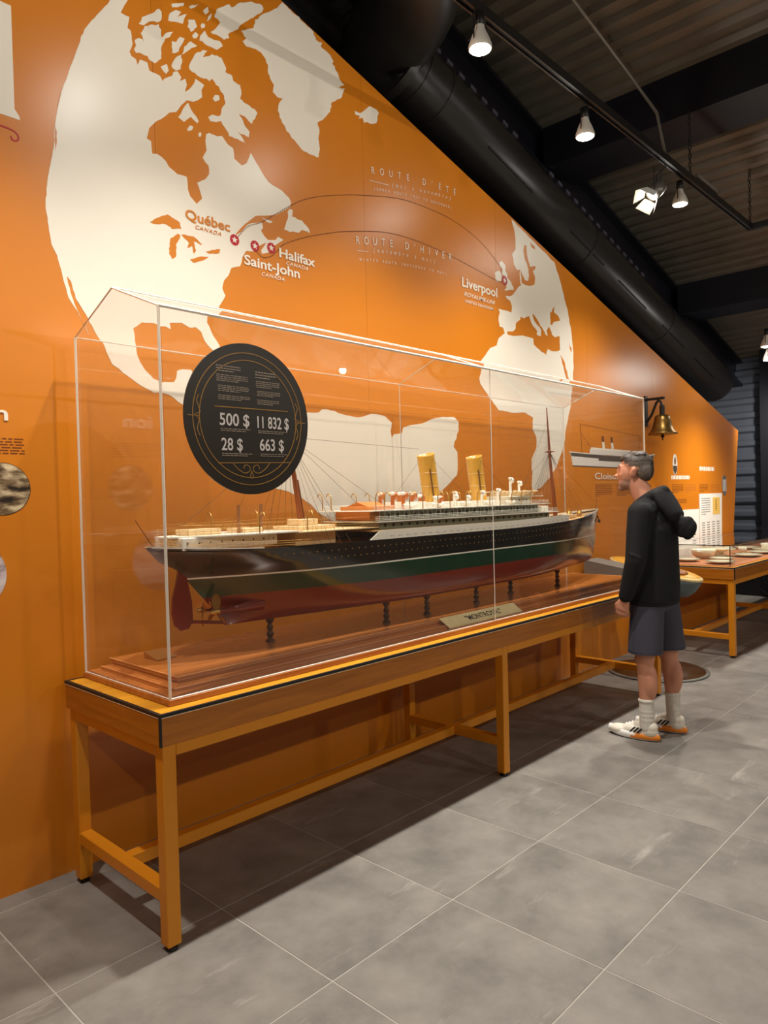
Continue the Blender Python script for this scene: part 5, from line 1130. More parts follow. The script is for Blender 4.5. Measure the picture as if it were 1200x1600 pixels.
def sheer(x):
    return 1.298 + .026 * max(0, (.55 - x) / .66) ** 2 + .066 * max(0, (x - 1.9) / 1.62) ** 2
def half(x, z):
    xa = lerp(STERN, z); xf = lerp(STEM, z)
    if x <= xa or x >= xf: return 0.0
    f = min(1, max(0, (z - .98) / .32))
    t = (x - xa) / (xf - xa)
    ta = .40 - .27 * f ** 1.3; pa = 1.35 - .75 * f
    tf = .36 - .10 * f; pf = 1.25 - .45 * f
    a = math.sin(min(1, t / ta) * PI / 2) ** pa
    b = math.sin(min(1, (1 - t) / tf) * PI / 2) ** pf
    return lerp(BEAM, z) * a * b
NS = 90
levels = [.980, .984, .992, 1.005, 1.025, 1.06, 1.106, 1.15, 1.186, 1.193, 1.23, 1.265, None]
def hull_side(s):
    mb = MB(); vs = []
    for z in levels:
        for i in range(NS + 1):
            u = i / NS
            u = .5 - .5 * math.cos(PI * u) if True else u
            if z is None:
                xa, xf = -.106, 3.527
                x = xa + (xf - xa) * u
                zz = sheer(x)
                xa = lerp(STERN, zz); xf = lerp(STEM, zz)
            else:
                zz = z
                xa = lerp(STERN, z); xf = lerp(STEM, z)
                x = xa + (xf - xa) * u
            y = half(x, zz)
            if u in (0.0, 1.0): y = 0
            vs.append((x - SX, s * y, zz - KEEL))
    return vs
mb = MB()
for s in (-1, 1):
    vs = hull_side(s)
    n1 = NS + 1
    for li in range(len(levels) - 1):
        mi = 2 if li < 6 else (1 if li < 8 else (3 if li == 8 else 0))
        fs = []
        for i in range(NS):
            q = (li * n1 + i, li * n1 + i + 1, (li + 1) * n1 + i + 1, (li + 1) * n1 + i)
            fs.append(q if s < 0 else tuple(reversed(q)))
        base = len(mb.v) if li == 0 else base
        if li == 0:
            mb.add(vs, fs, mi, True)
        else:
            mb.f += [tuple(k + base for k in f) for f in fs]; mb.mi += [mi] * NS; mb.sm += [True] * NS
    # bottom
bot = []
for i in range(NS + 1):
    u = .5 - .5 * math.cos(PI * i / NS); x = .236 + (3.10 - .236) * u
    y = half(x, .98) if 0 < i < NS else 0
    bot.append((x - SX, y))
vsb = [(x, -y, .98 - KEEL) for x, y in bot] + [(x, y, .98 - KEEL) for x, y in bot]
mb.add(vsb, [(i, i + NS + 1, i + NS + 2, i + 1) for i in range(NS)], 2, True)
hull = mb.build('hull', [HB, HG, HR, HW], ship)

def deck_strip(x0, x1, zoff, inset=.0, n=40, zfun=None):
    """flat deck following the sheer"""
    vs = []
    for i in range(n + 1):
        x = x0 + (x1 - x0) * i / n
        zz = (zfun(x) if zfun else sheer(x)) + zoff
        y = max(.002, half(x, min(zz, sheer(x))) - inset)
        vs += [(x - SX, -y, zz - KEEL), (x - SX, y, zz - KEEL)]
    return MB().add(vs, [(2 * i, 2 * i + 2, 2 * i + 3, 2 * i + 1) for i in range(n)])
deck_strip(-.10, 3.52, -.012, .003, 70).build('main_deck', DECKW, ship)
# white strake of the upper hull amidships
def strake(x0, x1, z0f, z1f, inset, name, mat, n=60, thick=.004):
    for s in (-1, 1):
        vs = []
        for i in range(n + 1):
            x = x0 + (x1 - x0) * i / n
            y = half(x, sheer(x)) - inset
            a, b = z0f(x), z1f(x)
            vs += [(x - SX, s * y, a - KEEL), (x - SX, s * y, b - KEEL), (x - SX, s * (y - thick), b - KEEL), (x - SX, s * (y - thick), a - KEEL)]
        fs = []
        for i in range(n):
            for k in range(4):
                q = (4 * i + k, 4 * i + (k + 1) % 4, 4 * i + 4 + (k + 1) % 4, 4 * i + 4 + k)
                fs.append(q if s > 0 else tuple(reversed(q)))
        fs.append((0, 1, 2, 3)); fs.append((4 * n, 4 * n + 3, 4 * n + 2, 4 * n + 1))
        MB().add(vs, fs, 0, False).build(name, mat, ship)
def ramp(x):
    return sheer(x) + .042 * min(1, max(0, (x - .90) / .07)) * min(1, max(0.35, (2.78 - x) / .05))
strake(.90, 2.74, lambda x: sheer(x) - .001, ramp, -.0006, 'upper_strake', HW)
strake(3.02, 3.52, lambda x: sheer(x), lambda x: sheer(x) + .012, .0005, 'bow_bulwark', HW, n=24)
strake(-.095, .30, lambda x: sheer(x), lambda x: sheer(x) + .004, .0005, 'stern_rail_plate', HW, n=24)

def house(x0, x1, hw, z0, z1, name, mat, taper=0.0, bev=.002):
    o = MB().box(x0 - SX, x1 - SX, -hw, hw, z0 - KEEL, z1 - KEEL, bev=bev).build(name, mat, ship)
    return o
def slab(x0, x1, inset, z, name, mat, t=.005, n=40):
    vs = []
    for i in range(n + 1):
        x = x0 + (x1 - x0) * i / n
        y = max(.004, half(x, sheer(x)) - inset)
        vs += [(x - SX, -y, z - KEEL), (x - SX, y, z - KEEL), (x - SX, y, z + t - KEEL), (x - SX, -y, z + t - KEEL)]
    fs = []
    for i in range(n):
        for k in range(4):
            fs.append((4 * i + k, 4 * i + 4 + k, 4 * i + 4 + (k + 1) % 4, 4 * i + (k + 1) % 4))
    fs.append((0, 1, 2, 3)); fs.append((4 * n, 4 * n + 3, 4 * n + 2, 4 * n + 1))
    return MB().add(vs, fs).build(name, mat, ship)
B0 = 1.338
slab(.93, 2.70, .004, B0 - .003, 'shelter_deck', DECKW)
house(1.02, 2.58, .150, B0, 1.378, 'promenade_house', GREENH)
slab(.96, 2.62, .006, 1.376, 'promenade_deck', HW)
house(1.06, 2.46, .140, 1.38, 1.428, 'upper_house', GREENH)
slab(.93, 2.52, .008, 1.428, 'boat_deck', HW)
house(1.00, 1.18, .10, 1.433, 1.452, 'skylight_house', ORB)
# small pitched roof on it
MB().add([(1.02 - SX, -.07, 1.452 - KEEL), (1.16 - SX, -.07, 1.452 - KEEL), (1.16 - SX, .07, 1.452 - KEEL), (1.02 - SX, .07, 1.452 - KEEL), (1.02 - SX, 0, 1.474 - KEEL), (1.16 - SX, 0, 1.474 - KEEL)],
         [(0, 1, 5, 4), (2, 3, 4, 5), (0, 4, 3), (1, 2, 5), (3, 2, 1, 0)]).build('skylight', ORB, ship)
house(.985, 1.055, .12, 1.384, 1.428, 'tan_cabin', ORB)
house(1.30, 1.46, .075, 1.433, 1.468, 'deckhouse', HW)
house(1.53, 1.72, .085, 1.433, 1.462, 'funnel_casing', HW)
house(1.78, 1.90, .075, 1.433, 1.462, 'deckhouse', HW)
house(1.96, 2.13, .085, 1.433, 1.462, 'funnel_casing', HW)
house(2.20, 2.44, .11, 1.433, 1.478, 'bridge_house', HW)
house(2.18, 2.47, .175, 1.478, 1.483, 'bridge_deck', HW)
house(2.33, 2.43, .13, 1.483, 1.510, 'wheelhouse', CREAMD)
house(2.31, 2.45, .15, 1.510, 1.514, 'wheelhouse_roof', HW)
house(2.47, 2.62, .12, 1.38, 1.415, 'forward_house', HW)
# stern houses
house(-.01, .44, .105, 1.308, 1.356, 'stern_house', HW)
slab(-.04, .52, .030, 1.356, 'poop_deck', HW)
house(.05, .20, .05, 1.361, 1.385, 'docking_bridge', CREAMD)
house(.30, .40, .06, 1.361, 1.380, 'deckhouse', CREAMD)
house(.56, .80, .08, 1.290, 1.375, 'mast_house', CREAMD)
house(.62, .72, .05, 1.375, 1.405, 'winch_house', CREAMD)
slab(.50, .98, .02, 1.352, 'well_deck', CREAMD, t=.004)
# foredeck
house(2.72, 2.84, .07, 1.31, 1.338, 'hatch', CREAMD)
house(2.98, 3.10, .06, 1.322, 1.348, 'hatch', CREAMD)
MB().lathe([(.018, 0), (.018, .03), (.012, .032), (.012, .04)], (3.05 - SX + .12, -.04, sheer(3.2) - KEEL - .01), 14).build('winch_drum', SBRASS, ship)
MB().lathe([(.018, 0), (.018, .03), (.012, .032), (.012, .04)], (3.05 - SX + .12, .04, sheer(3.2) - KEEL - .01), 14).build('winch_drum', SBRASS, ship)
MB().lathe([(.026, 0), (.026, .035), (.02, .038)], (2.93 - SX, -.045, 1.31 - KEEL), 16).build('capstan', HB, ship)

# windows, ports: too small to pick apart singly, so one part per row
def ports(x0, x1, n, z, name, r=.0034, mat=None, off=0.0, pair=False, hw=None):
    mb = MB()
    for i in range(n):
        x = x0 + (x1 - x0) * i / max(1, n - 1)
        for dx in ((-.007, .007) if pair else (0,)):
            for s in (-1, 1):
                zz = z(x) if callable(z) else z
                y = (hw if hw else half(x + dx, zz)) + .0006
                pts = [(x + dx - SX + r * math.cos(a * PI / 3), s * y, zz - KEEL + r * math.sin(a * PI / 3)) for a in range(6)]
                pts2 = [(p[0], s * (y - .003), p[2]) for p in pts]
                mb.add(pts + pts2, [tuple(range(6)) if s < 0 else tuple(reversed(range(6)))] + [(k, (k + 1) % 6, (k + 1) % 6 + 6, k + 6) for k in range(6)])
    o = mb.build(name, mat or SBRASS, ship); o['kind'] = 'stuff'
    return o
ports(.20, 3.25, 74, lambda x: sheer(x) - .030, 'portholes')
ports(.60, 3.0, 62, lambda x: sheer(x) - .062, 'portholes')
ports(1.05, 2.70, 30, lambda x: sheer(x) + .012, 'strake_ports', mat=DARKW, pair=True)
ports(.01, .42, 9, 1.335, 'stern_windows', r=.004, mat=DARKW, hw=.105)
ports(1.10, 2.42, 22, 1.405, 'house_windows', r=.011, mat=DARKW, hw=.140)
ports(1.06, 2.54, 26, 1.360, 'house_windows', r=.009, mat=DARKW, hw=.150)
ports(2.22, 2.42, 6, 1.458, 'bridge_windows', r=.006, mat=DARKW, hw=.110)

# railings: thin bars, one part for each run
def rail(x0, x1, z, name, inset=.006, h=.026, n=30, bars=3, r=.0009, mat=None, follow=True):
    for s in (-1, 1):
        mb = MB()
        top = []
        for i in range(n + 1):
            x = x0 + (x1 - x0) * i / n
            zz = (z(x) if callable(z) else z)
            y = s * max(.003, half(x, sheer(x)) - inset)
            mb.tube([(x - SX, y, zz - KEEL), (x - SX, y, zz + h - KEEL)], r * .8, n=4, cap=False)
            top.append((x - SX, y, zz - KEEL))
        for b in range(1, bars + 1):
            mb.tube([(p[0], p[1], p[2] + h * b / bars) for p in top], r, n=4, cap=False)
        o = mb.build(name, mat or SBRASS, ship); o['kind'] = 'stuff'
rail(-.09, .55, lambda x: sheer(x), 'stern_railing', n=26)
rail(-.03, .50, 1.361, 'poop_railing', inset=.032, n=20)
rail(.0, .5, 1.392, 'awning_frame', inset=.035, h=.012, bars=1, n=10)
rail(.52, .98, 1.356, 'well_railing', inset=.022, n=18, h=.03)
rail(.52, 1.0, 1.398, 'awning_frame', inset=.022, h=.008, bars=1, n=8)
rail(.95, 2.60, 1.381, 'promenade_railing', inset=.010, h=.022, n=64, mat=HW)
rail(.94, 2.50, 1.433, 'boat_deck_railing', inset=.012, h=.022, n=54, mat=HW)
rail(2.20, 2.46, 1.483, 'bridge_railing', inset=.03, h=.02, n=10)
rail(2.72, 3.49, lambda x: sheer(x) + .004, 'bow_railing', inset=.004, h=.03, n=30)
# stanchions between promenade and boat deck
mb = MB()
for i in range(44):
    x = .98 + 1.5 * i / 43
    for s in (-1, 1):
        y = s * (half(x, sheer(x)) - .012)
        mb.tube([(x - SX, y, 1.381 - KEEL), (x - SX, y, 1.429 - KEEL)], .0012, n=4, cap=False)
o = mb.build('deck_stanchions', HW, ship); o['kind'] = 'stuff'

# davits, ventilators
dv = None
def davit_mesh():
    pts = [(0, 0, 0), (0, 0, .060), (0, -.006, .076), (0, -.018, .085), (0, -.03, .082), (0, -.036, .066)]
    return MB().tube(pts, .0028, n=6)
for x in (.96, 1.02, 1.20, 1.30, 1.42, 1.52, 1.66, 1.76, 1.88, 1.98, 2.10, 2.20, 2.30):
    for s in (-1, 1):
        if dv is None:
            o = davit_mesh().build('davit', SBRASS, ship); dv = o.data
        else:
            o = link('davit', dv, ship)
        o.location = (x - SX, s * (half(x, 1.30) - .018), 1.433 - KEEL)
        o.rotation_euler = (0, 0, 0 if s < 0 else PI)
for x in (.30, .55):
    for s in (-1, 1):
        o = link('davit', dv, ship); o.location = (x - SX, s * (half(x, 1.30) - .030), 1.361 - KEEL); o.rotation_euler = (0, 0, 0 if s < 0 else PI)
# lifeboats between the davits
lb = None
def boat():
    mb = MB(); vs = []; n = 10
    for i in range(n + 1):
        t = i / n; w = .017 * math.sin(PI * t) ** .6 + .0008; dz = .006 * (2 * t - 1) ** 2
        for (a, z) in ((-1, .016), (-.85, .006), (0, 0), (.85, .006), (1, .016), (0, .020)):
            vs.append(((t - .5) * .10, a * w, z + dz))
    fs = []
    for i in range(n):
        for k in range(6):
            fs.append((6 * i + k, 6 * i + (k + 1) % 6, 6 * i + 6 + (k + 1) % 6, 6 * i + 6 + k))
    return mb.add(vs, fs, 0, True)
for x in (1.25, 1.47, 1.71, 1.93, 2.15):
    for s in (-1, 1):
        if lb is None:
            o = boat().build('lifeboat', HW, ship); lb = o.data
        else:
            o = link('lifeboat', lb, ship)
        o.location = (x - SX, s * .148, 1.436 - KEEL)
def cowl(h, r):
    mb = MB()
    pts = [(0, 0, 0), (0, 0, h * .7), (.003, 0, h * .85), (.010, 0, h * .95), (.018, 0, h * .97)]
    mb.tube(pts, [r * .6, r * .6, r * .75, r, r * 1.25], n=12)
    return mb
cw = {}
for (x, y, h, r, mt) in ((1.215, -.06, .07, .017, 'o'), (1.295, -.06, .07, .017, 'o'), (1.365, -.06, .07, .017, 'o'), (1.44, -.05, .055, .017, 'o'), (1.50, -.10, .05, .012, 'w'), (1.545, -.10, .05, .012, 'o'),
                         (1.69, -.09, .055, .012, 'w'), (1.80, -.09, .05, .012, 'w'), (1.94, -.09, .075, .013, 'w'), (2.10, -.09, .085, .013, 'w'), (2.25, -.08, .10, .014, 'w'), (2.36, -.07, .08, .013, 'w'),
                         (1.25, .06, .07, .017, 'o'), (1.40, .06, .07, .017, 'o'), (1.90, .08, .075, .013, 'w'), (2.14, .08, .08, .013, 'w')):
    z0 = 1.433 if x < 2.18 else 1.483
    key = (h, r)
    mm = [M('cowl_copper', srgb(196, 110, 52), rough=.3, metal=.2) if mt == 'o' else HW]
    if (key, mt) not in cw:
        o = cowl(h, r).build('ventilator', mm, ship); cw[(key, mt)] = o.data
    else: o = link('ventilator', cw[(key, mt)], ship)
    o.location = (x - SX, y, z0 - KEEL)
    ht = MB().ball((x - SX, y, z0 - KEEL + h + r * .5), (r * .9, r * .9, r * .6), 10).build('cowl_cap', HW, ship)

# funnels
def funnel(xb, xt, zb, zt):
    mb = MB(); vs = []; n = 32; rx, ry = .052, .044
    rings = [(0, 1.0), (.965, 1.0), (1, 1.03), (1, .93), (.9, .93)]
    for (t, k) in rings:
        for i in range(n):
            a = 2 * PI * i / n
            vs.append((xb + (xt - xb) * t + rx * k * math.cos(a) - SX, ry * k * math.sin(a), zb + (zt - zb) * t - KEEL + (.012 * math.cos(a) if t > .9 else 0)))
    fs = []
    for j in range(len(rings) - 1):
        for i in range(n):
            fs.append((j * n + i, j * n + (i + 1) % n, (j + 1) * n + (i + 1) % n, (j + 1) * n + i))
    mb.add(vs, fs, 0, True)
    f = mb.build('funnel', BUFF, ship)
    t0 = .93
    MB().add([(xb + (xt - xb) * t0 + rx * .93 * math.cos(2 * PI * i / n) - SX, ry * .93 * math.sin(2 * PI * i / n), zb + (zt - zb) * t0 - KEEL + .01 * math.cos(2 * PI * i / n)) for i in range(n)], [tuple(range(n))]).build('funnel_mouth', FUNNEL_DARK, f)
    d = Vector((xt - xb, 0, zt - zb))
    for t in (.35, .62):
        c = [(xb + (xt - xb) * t + (rx + .001) * math.cos(2 * PI * i / 24) - SX, (ry + .001) * math.sin(2 * PI * i / 24), zb + (zt - zb) * t - KEEL) for i in range(25)]
        MB().tube(c, .0015, n=5, cap=False).build('funnel_band', CREAMD, f)
    MB().tube([(xb - rx * .55 - SX, -ry * .95, zb - KEEL), (xb - rx * .55 + (xt - xb) * .70 - SX, -ry * .95, zb + (zt - zb) * .70 - KEEL)], .0045, n=8).build('steam_pipe', M('pipe_dark', srgb(120, 80, 30), rough=.4), f)
    for s in (-1, 1):
        for (dx, dz) in ((-.22, .0), (.20, .0)):
            MB().tube([(xb + (xt - xb) * .9 - SX, s * ry, zb + (zt - zb) * .9 - KEEL), (xb + dx - SX, s * .15, 1.434 - KEEL)], .0006, n=4).build('guy', ROPE, f)
funnel(1.600, 1.552, 1.455, 1.722)
funnel(2.040, 1.992, 1.455, 1.722)

# masts with rigging
def mast(xb, xt, zb, zt, xc, zc, back, fore):
    m = MB().tube([(xb - SX, 0, zb - KEEL), (xc - SX, 0, zc - KEEL), (xt - SX, 0, zt - KEEL)], [.013, .0085, .003], n=12).build('mast', MASTW, ship)
    MB().tube([(xc - SX, -.035, zc - KEEL), (xc - SX, .035, zc - KEEL)], .003, n=6).build('crosstree', MASTW, m)
    MB().lathe([(.008, -.008), (.014, -.004), (.014, .006), (.008, .010)], (xc - SX, 0, zc - KEEL), 12).build('masthead_band', MASTW, m)
    MB().tube([(xb + .022 - SX, 0, zb - KEEL + .01), (xb + .018 - SX + (xc - xb) * .5, 0, zb + (zc - zb) * .5 - KEEL)], .004, n=6).build('boom', MASTW, m)
    for s in (-1, 1):
        for k in range(5):
            xx = xb - .12 + k * .06
            MB().tube([(xc - SX, s * .006, zc - .01 - KEEL), (xx - SX, s * (half(xx, 1.29) - .006), sheer(xx) + .004 - KEEL)], .0008, n=4).build('shroud', ROPE, m)
        MB().tube([(xt - SX, 0, zt - .1 - KEEL), (xb - .3 - SX, s * .15, sheer(xb - .3) + .03 - KEEL)], .0007, n=4).build('backstay', ROPE, m)
    for f in fore:
        MB().tube([(xc - SX, 0, zc - KEEL), (f[0] - SX, 0, f[1] - KEEL)], .0008, n=4).build('stay', ROPE, m)
    return m
mast(2.913, 2.826, 1.314, 2.071, 2.852, 1.775, 0, [(3.48, 1.42), (3.30, 1.40), (2.45, 1.52)])
mast(.66, .575, 1.39, 2.03, .60, 1.775, 0, [(1.02, 1.47), (1.2, 1.46), (1.5, 1.75), (.05, 1.40)])
MB().tube([(2.84 - SX, 0, 1.95 - KEEL), (.585 - SX, 0, 1.93 - KEEL)], .0006, n=4).build('aerial_wire', ROPE, ship)
for x in (.285, .40):
    MB().tube([(x - SX, -.05, 1.361 - KEEL), (x - SX, -.05, 1.478 - KEEL)], .0075, n=10).build('kingpost', M('kingpost_tan', srgb(150, 96, 52), rough=.45), ship)
MB().tube([(-.075 - SX, 0, 1.325 - KEEL), (-.145 - SX, 0, 1.43 - KEEL)], .0022, n=6).build('ensign_staff', MASTW, ship)
MB().tube([(3.49 - SX, 0, 1.37 - KEEL), (3.515 - SX, 0, 1.45 - KEEL)], .0018, n=6).build('jack_staff', MASTW, ship)

# rudder, propellers, anchors
rd = [(.030, 1.235), (.062, 1.20), (.082, 1.10), (.085, 1.02), (.066, .992), (.03, .988), (.006, 1.01), (-.006, 1.06), (.0, 1.12), (.018, 1.18)]
mb = MB().xzplate([(x - SX, z - KEEL) for x, z in rd], -.006, .006)
rdo = mb.build('rudder', [HR], ship)
MB().tube([(.085 - SX, 0, 1.015 - KEEL), (.235 - SX, 0, .992 - KEEL)], .007, n=8).build('sole_piece', HR, ship)
for s in (-1, 1):
    MB().tube([(.40 - SX, s * .03, 1.055 - KEEL), (.175 - SX, s * .052, 1.05 - KEEL)], [.030, .010], n=12).build('shaft_bossing', HR, ship)
    hub = MB().lathe([(.002, -.028), (.010, -.018), (.013, 0), (.013, .014)], (.160 - SX, s * .052, 1.05 - KEEL), 14, axis='X').build('propeller', SBRASS, ship)
    for k in range(3):
        a = 2 * PI * k / 3 + (PI / 2 if s < 0 else -PI / 2)
        vs = []
        for (r, w, tw) in ((.010, .008, .9), (.030, .017, .7), (.050, .019, .5), (.066, .012, .4), (.072, .002, .35)):
            for e_ in (-1, 1):
                tx = e_ * w * math.sin(tw); tt = e_ * w * math.cos(tw)
                vs.append((.163 - SX + tx, s * .052 + r * math.cos(a) - tt * math.sin(a), 1.05 - KEEL + r * math.sin(a) + tt * math.cos(a)))
        n_ = len(vs)
        vs2 = [(v[0] + .0025, v[1], v[2]) for v in vs]
        fs = [(2 * i, 2 * i + 1, 2 * i + 3, 2 * i + 2) for i in range(4)] + [(2 * i + n_, 2 * i + 2 + n_, 2 * i + 3 + n_, 2 * i + 1 + n_) for i in range(4)]
        MB().add(vs + vs2, fs, 0, True).build('blade', SBRASS, hub)
for s in (-1, 1):
    xx = 3.465; yy = half(xx, 1.30)
    MB().tube([(xx - SX, s * (yy + .001), 1.325 - KEEL), (xx + .003 - SX, s * (yy + .010), 1.285 - KEEL)], .004, n=8).ball((xx + .003 - SX, s * (yy + .012), 1.283 - KEEL), (.018, .008, .014), 10).build('anchor', HB, ship)

# turned brass pillars on the plinth
PIL = M('pillar_bronze', srgb(84, 50, 22), rough=.25, metal=.7)
def hull_under(x, y):
    z = .980
    while z < 1.2 and half(x, z) < abs(y - SY): z += .001
    return z
pm = {}
for k, (x, y) in enumerate(((.462, .272), (1.10, .175), (1.41, .175), (1.885, .205), (2.34, .275), (2.79, .205))):
    H = round(hull_under(x, y) - PZ - .003, 3)
    if H not in pm:
        pr_ = [(.020, 0), (.020, .006), (.012, .010), (.010, .018), (.014, .026), (.017, .034), (.013, .044), (.008, .050), (.012, .055), (.015, .062), (.012, .072), (.008, .080), (.013, .088), (.018, .096), (.018, .104)]
        o = MB().lathe([(r, h * H / .104) for r, h in pr_], (0, 0, 0), 18).build('turned_baluster', PIL); pm[H] = o.data
    else:
        o = link('turned_baluster', pm[H])
    o.location = (x, y, PZ + .0005)
    lab = ['turned bronze baluster under the hull nearest the stern', 'turned bronze baluster under the hull, second from the stern', 'turned bronze baluster just left of the nameplate',
           'turned bronze baluster behind the middle of the nameplate', 'bronze baluster right of the case joint', 'turned bronze baluster under the hull nearest the bow'][k]
    tag(o, lab, 'baluster', 'balusters under the ship')
# ------------------------------------------------------------------ the visitor
SKIN = M('skin', srgb(206, 142, 112), rough=0.5, noise_amt=.05, scale=18)
SKIN.node_tree.nodes['Principled BSDF'].inputs['Subsurface Weight'].default_value = 0.08
BEARD = M('grey_beard', srgb(172, 130, 108), rough=.8, noise_amt=.22, scale=160)
HAIR = M('dark_grey_hair', srgb(66, 56, 48), rough=.55, noise_amt=.5, scale=70, stretch=(1, .5, 1), bump=.6, bscale=120)
HAIRG = M('silver_side_hair', srgb(112, 102, 92), rough=.6, noise_amt=.4, scale=90, bump=.6, bscale=140)
HOOD = M('black_jersey', srgb(7, 6, 7), rough=.85, noise_amt=.12, scale=9, bump=.3, bscale=260)
SHORT = M('charcoal_cotton', srgb(66, 64, 76), rough=.85, noise_amt=.08, scale=9, bump=.3, bscale=300)
SOCK = M('white_ribbed_sock', srgb(222, 214, 200), rough=.9, noise_amt=.06, scale=40, bump=.5, bscale=200)
SHOEW = M('off_white_mesh', srgb(238, 228, 210), rough=.7, noise_amt=.06, scale=40, bump=.3, bscale=220)
SOLE = M('white_foam', srgb(244, 240, 234), rough=.6)
SORA = M('orange_foam', srgb(240, 138, 40), rough=.55)
SBLK = M('black_shoe', srgb(28, 26, 26), rough=.6)
EYEW = M('eye_white', srgb(230, 224, 216), rough=.2)
man = empty('person', (2.845, -0.415, 0.0))
tag(man, 'standing man in black hoodie, grey shorts and white trainers looking at the ship', 'person')
HY = .105          # head carried forward of the body
HC = (0, HY, 1.615)
tw = math.radians(14)      # head turned a little towards the camera side
def hp(x, y, z):
    """head coordinates to local: y forward"""
    return (HC[0] + x * math.cos(tw) - y * math.sin(tw), HC[1] + x * math.sin(tw) + y * math.cos(tw), HC[2] + z)
mb = MB()
E3 = lambda x, y, z, r, rot=(0, 0, 0): ellip(mb, hp(x, y, z), r, (rot[0], rot[1], rot[2] + tw), 24)
E3(0, -.020, .040, (.074, .094, .076))         # cranium
E3(0, .022, -.010, (.067, .073, .090))         # face block
E3(0, .036, -.070, (.054, .056, .044))         # jaw
E3(0, .072, -.100, (.026, .024, .020))         # chin
E3(0, .074, .034, (.048, .022, .014))          # brow
E3(0, .087, -.002, (.011, .012, .030), (-.30, 0, 0))   # nose bridge
E3(0, .101, -.022, (.015, .017, .013))         # nose tip
for s in (-1, 1):
    E3(s * .012, .092, -.026, (.010, .012, .009))
    E3(s * .036, .060, -.018, (.022, .020, .018))  # cheek
    E3(s * .076, -.012, -.006, (.010, .020, .032), (0.2, 0, -s * .35))   # ear
    E3(s * .081, -.016, .008, (.006, .014, .016), (0, 0, -s * .35))
E3(0, .083, -.057, (.022, .014, .008))         # upper lip
E3(0, .081, -.068, (.019, .013, .008))         # lower lip
capsule(mb, hp(0, -.012, -.06), (0, .015, 1.40), .060, .066, 18)   # neck
# trunk
ellip(mb, (0, .0, 1.27), (.165, .105, .16)); ellip(mb, (0, .01, 1.06), (.150, .105, .16)); ellip(mb, (0, -.01, .90), (.160, .115, .11))
for s in (-1, 1):
    capsule(mb, (s * .05, 0, 1.39), (s * .165, -.005, 1.375), .06, .058)
SH = {}
ARM = {-1: [(-.185, -.010, 1.365), (-.240, -.005, 1.085), (-.238, .062, .862)], 1: [(.185, -.010, 1.365), (.235, -.005, 1.085), (.205, .085, .870)]}
for s in (-1, 1):
    a, b, c = ARM[s]
    capsule(mb, a, b, .050, .040); capsule(mb, b, c, .039, .027)
# hands: palm, four curled fingers and a thumb
def hand(s):
    w = Vector(ARM[s][2])
    fwd = Vector((-.02 * s, .32, -1)).normalized()      # direction of the palm
    side = Vector((0, 1, .32)).normalized()             # towards the thumb
    inn = Vector((-s, 0, 0))                            # palm faces the thigh
    p0 = w + fwd * .02; p1 = w + fwd * .072
    for k in range(5):
        o_ = side * (-.026 + .013 * k)
        capsule(mb, p0 + o_ * .75, p1 + o_, .0135, .0125, 10)
    for k, (ln, off) in enumerate(((.030, -.030), (.036, -.0115), (.038, .0085), (.034, .0285))):
        q0 = p1 + side * off
        q1 = q0 + fwd * ln + inn * .006
        q2 = q1 + (fwd * .35 + inn * .9).normalized() * ln * .72
        q3 = q2 + (fwd * -.5 + inn * .8).normalized() * ln * .5
        capsule(mb, q0, q1, .0098, .0090, 10); capsule(mb, q1, q2, .0090, .0082, 10); capsule(mb, q2, q3, .0082, .0072, 10)
    t0 = p0 + side * .026 + fwd * .012
    t1 = t0 + (side * .55 + fwd * .75 + inn * .3).normalized() * .038
    t2 = t1 + (fwd * .95 + inn * .35).normalized() * .030
    capsule(mb, t0, t1, .0135, .0110, 10); capsule(mb, t1, t2, .0108, .0090, 10)
for s in (-1, 1): hand(s)
# legs: left foot (camera side) a little ahead of the right
LEG = {-1: dict(hip=(-.088, -.01, .90), knee=(-.112, .005, .490), calf=(-.118, -.030, .350), ank=(-.122, -.005, .105)),
       1: dict(hip=(.088, -.015, .90), knee=(.108, -.050, .490), calf=(.112, -.088, .350), ank=(.118, -.072, .105))}
for s in (-1, 1):
    L_ = LEG[s]
    capsule(mb, L_['hip'], L_['knee'], .085, .057, 18)
    k_ = Vector(L_['knee']); a_ = Vector(L_['ank'])
    capsule(mb, k_, a_, .052, .034, 18)
    c_ = Vector(L_['calf']); ellip(mb, c_ + Vector((0, .006, .0)), (.046, .048, .115))
    ellip(mb, k_ + Vector((0, .018, -.005)), (.046, .044, .055))
    foot = a_ + Vector((0, .07, -.055))
    ellip(mb, foot + Vector((0, -.005, -.008)), (.034, .092, .030)); ellip(mb, a_ + Vector((0, -.02, -.06)), (.032, .04, .036))
def face_mat(c):
    d = Vector(c) - Vector(HC)
    x = d.x * math.cos(tw) + d.y * math.sin(tw); y = -d.x * math.sin(tw) + d.y * math.cos(tw); z = d.z
    if z > -.14 and z < -.030 and y > .012:
        if z > -.046 and (abs(x) < .020 or y < .02): return 0
        if -.073 < z < -.050 and y > .086: return 2
        if z < -.045 - .25 * max(0, .03 - y) and not (abs(x) > .02 and z > -.06 and y > .05): return 1
    return 0
LIP = M('lip', srgb(170, 96, 84), rough=.5)
body = remeshed(mb, .0052, [SKIN, BEARD, LIP], 'body', man, 5, face_mat)
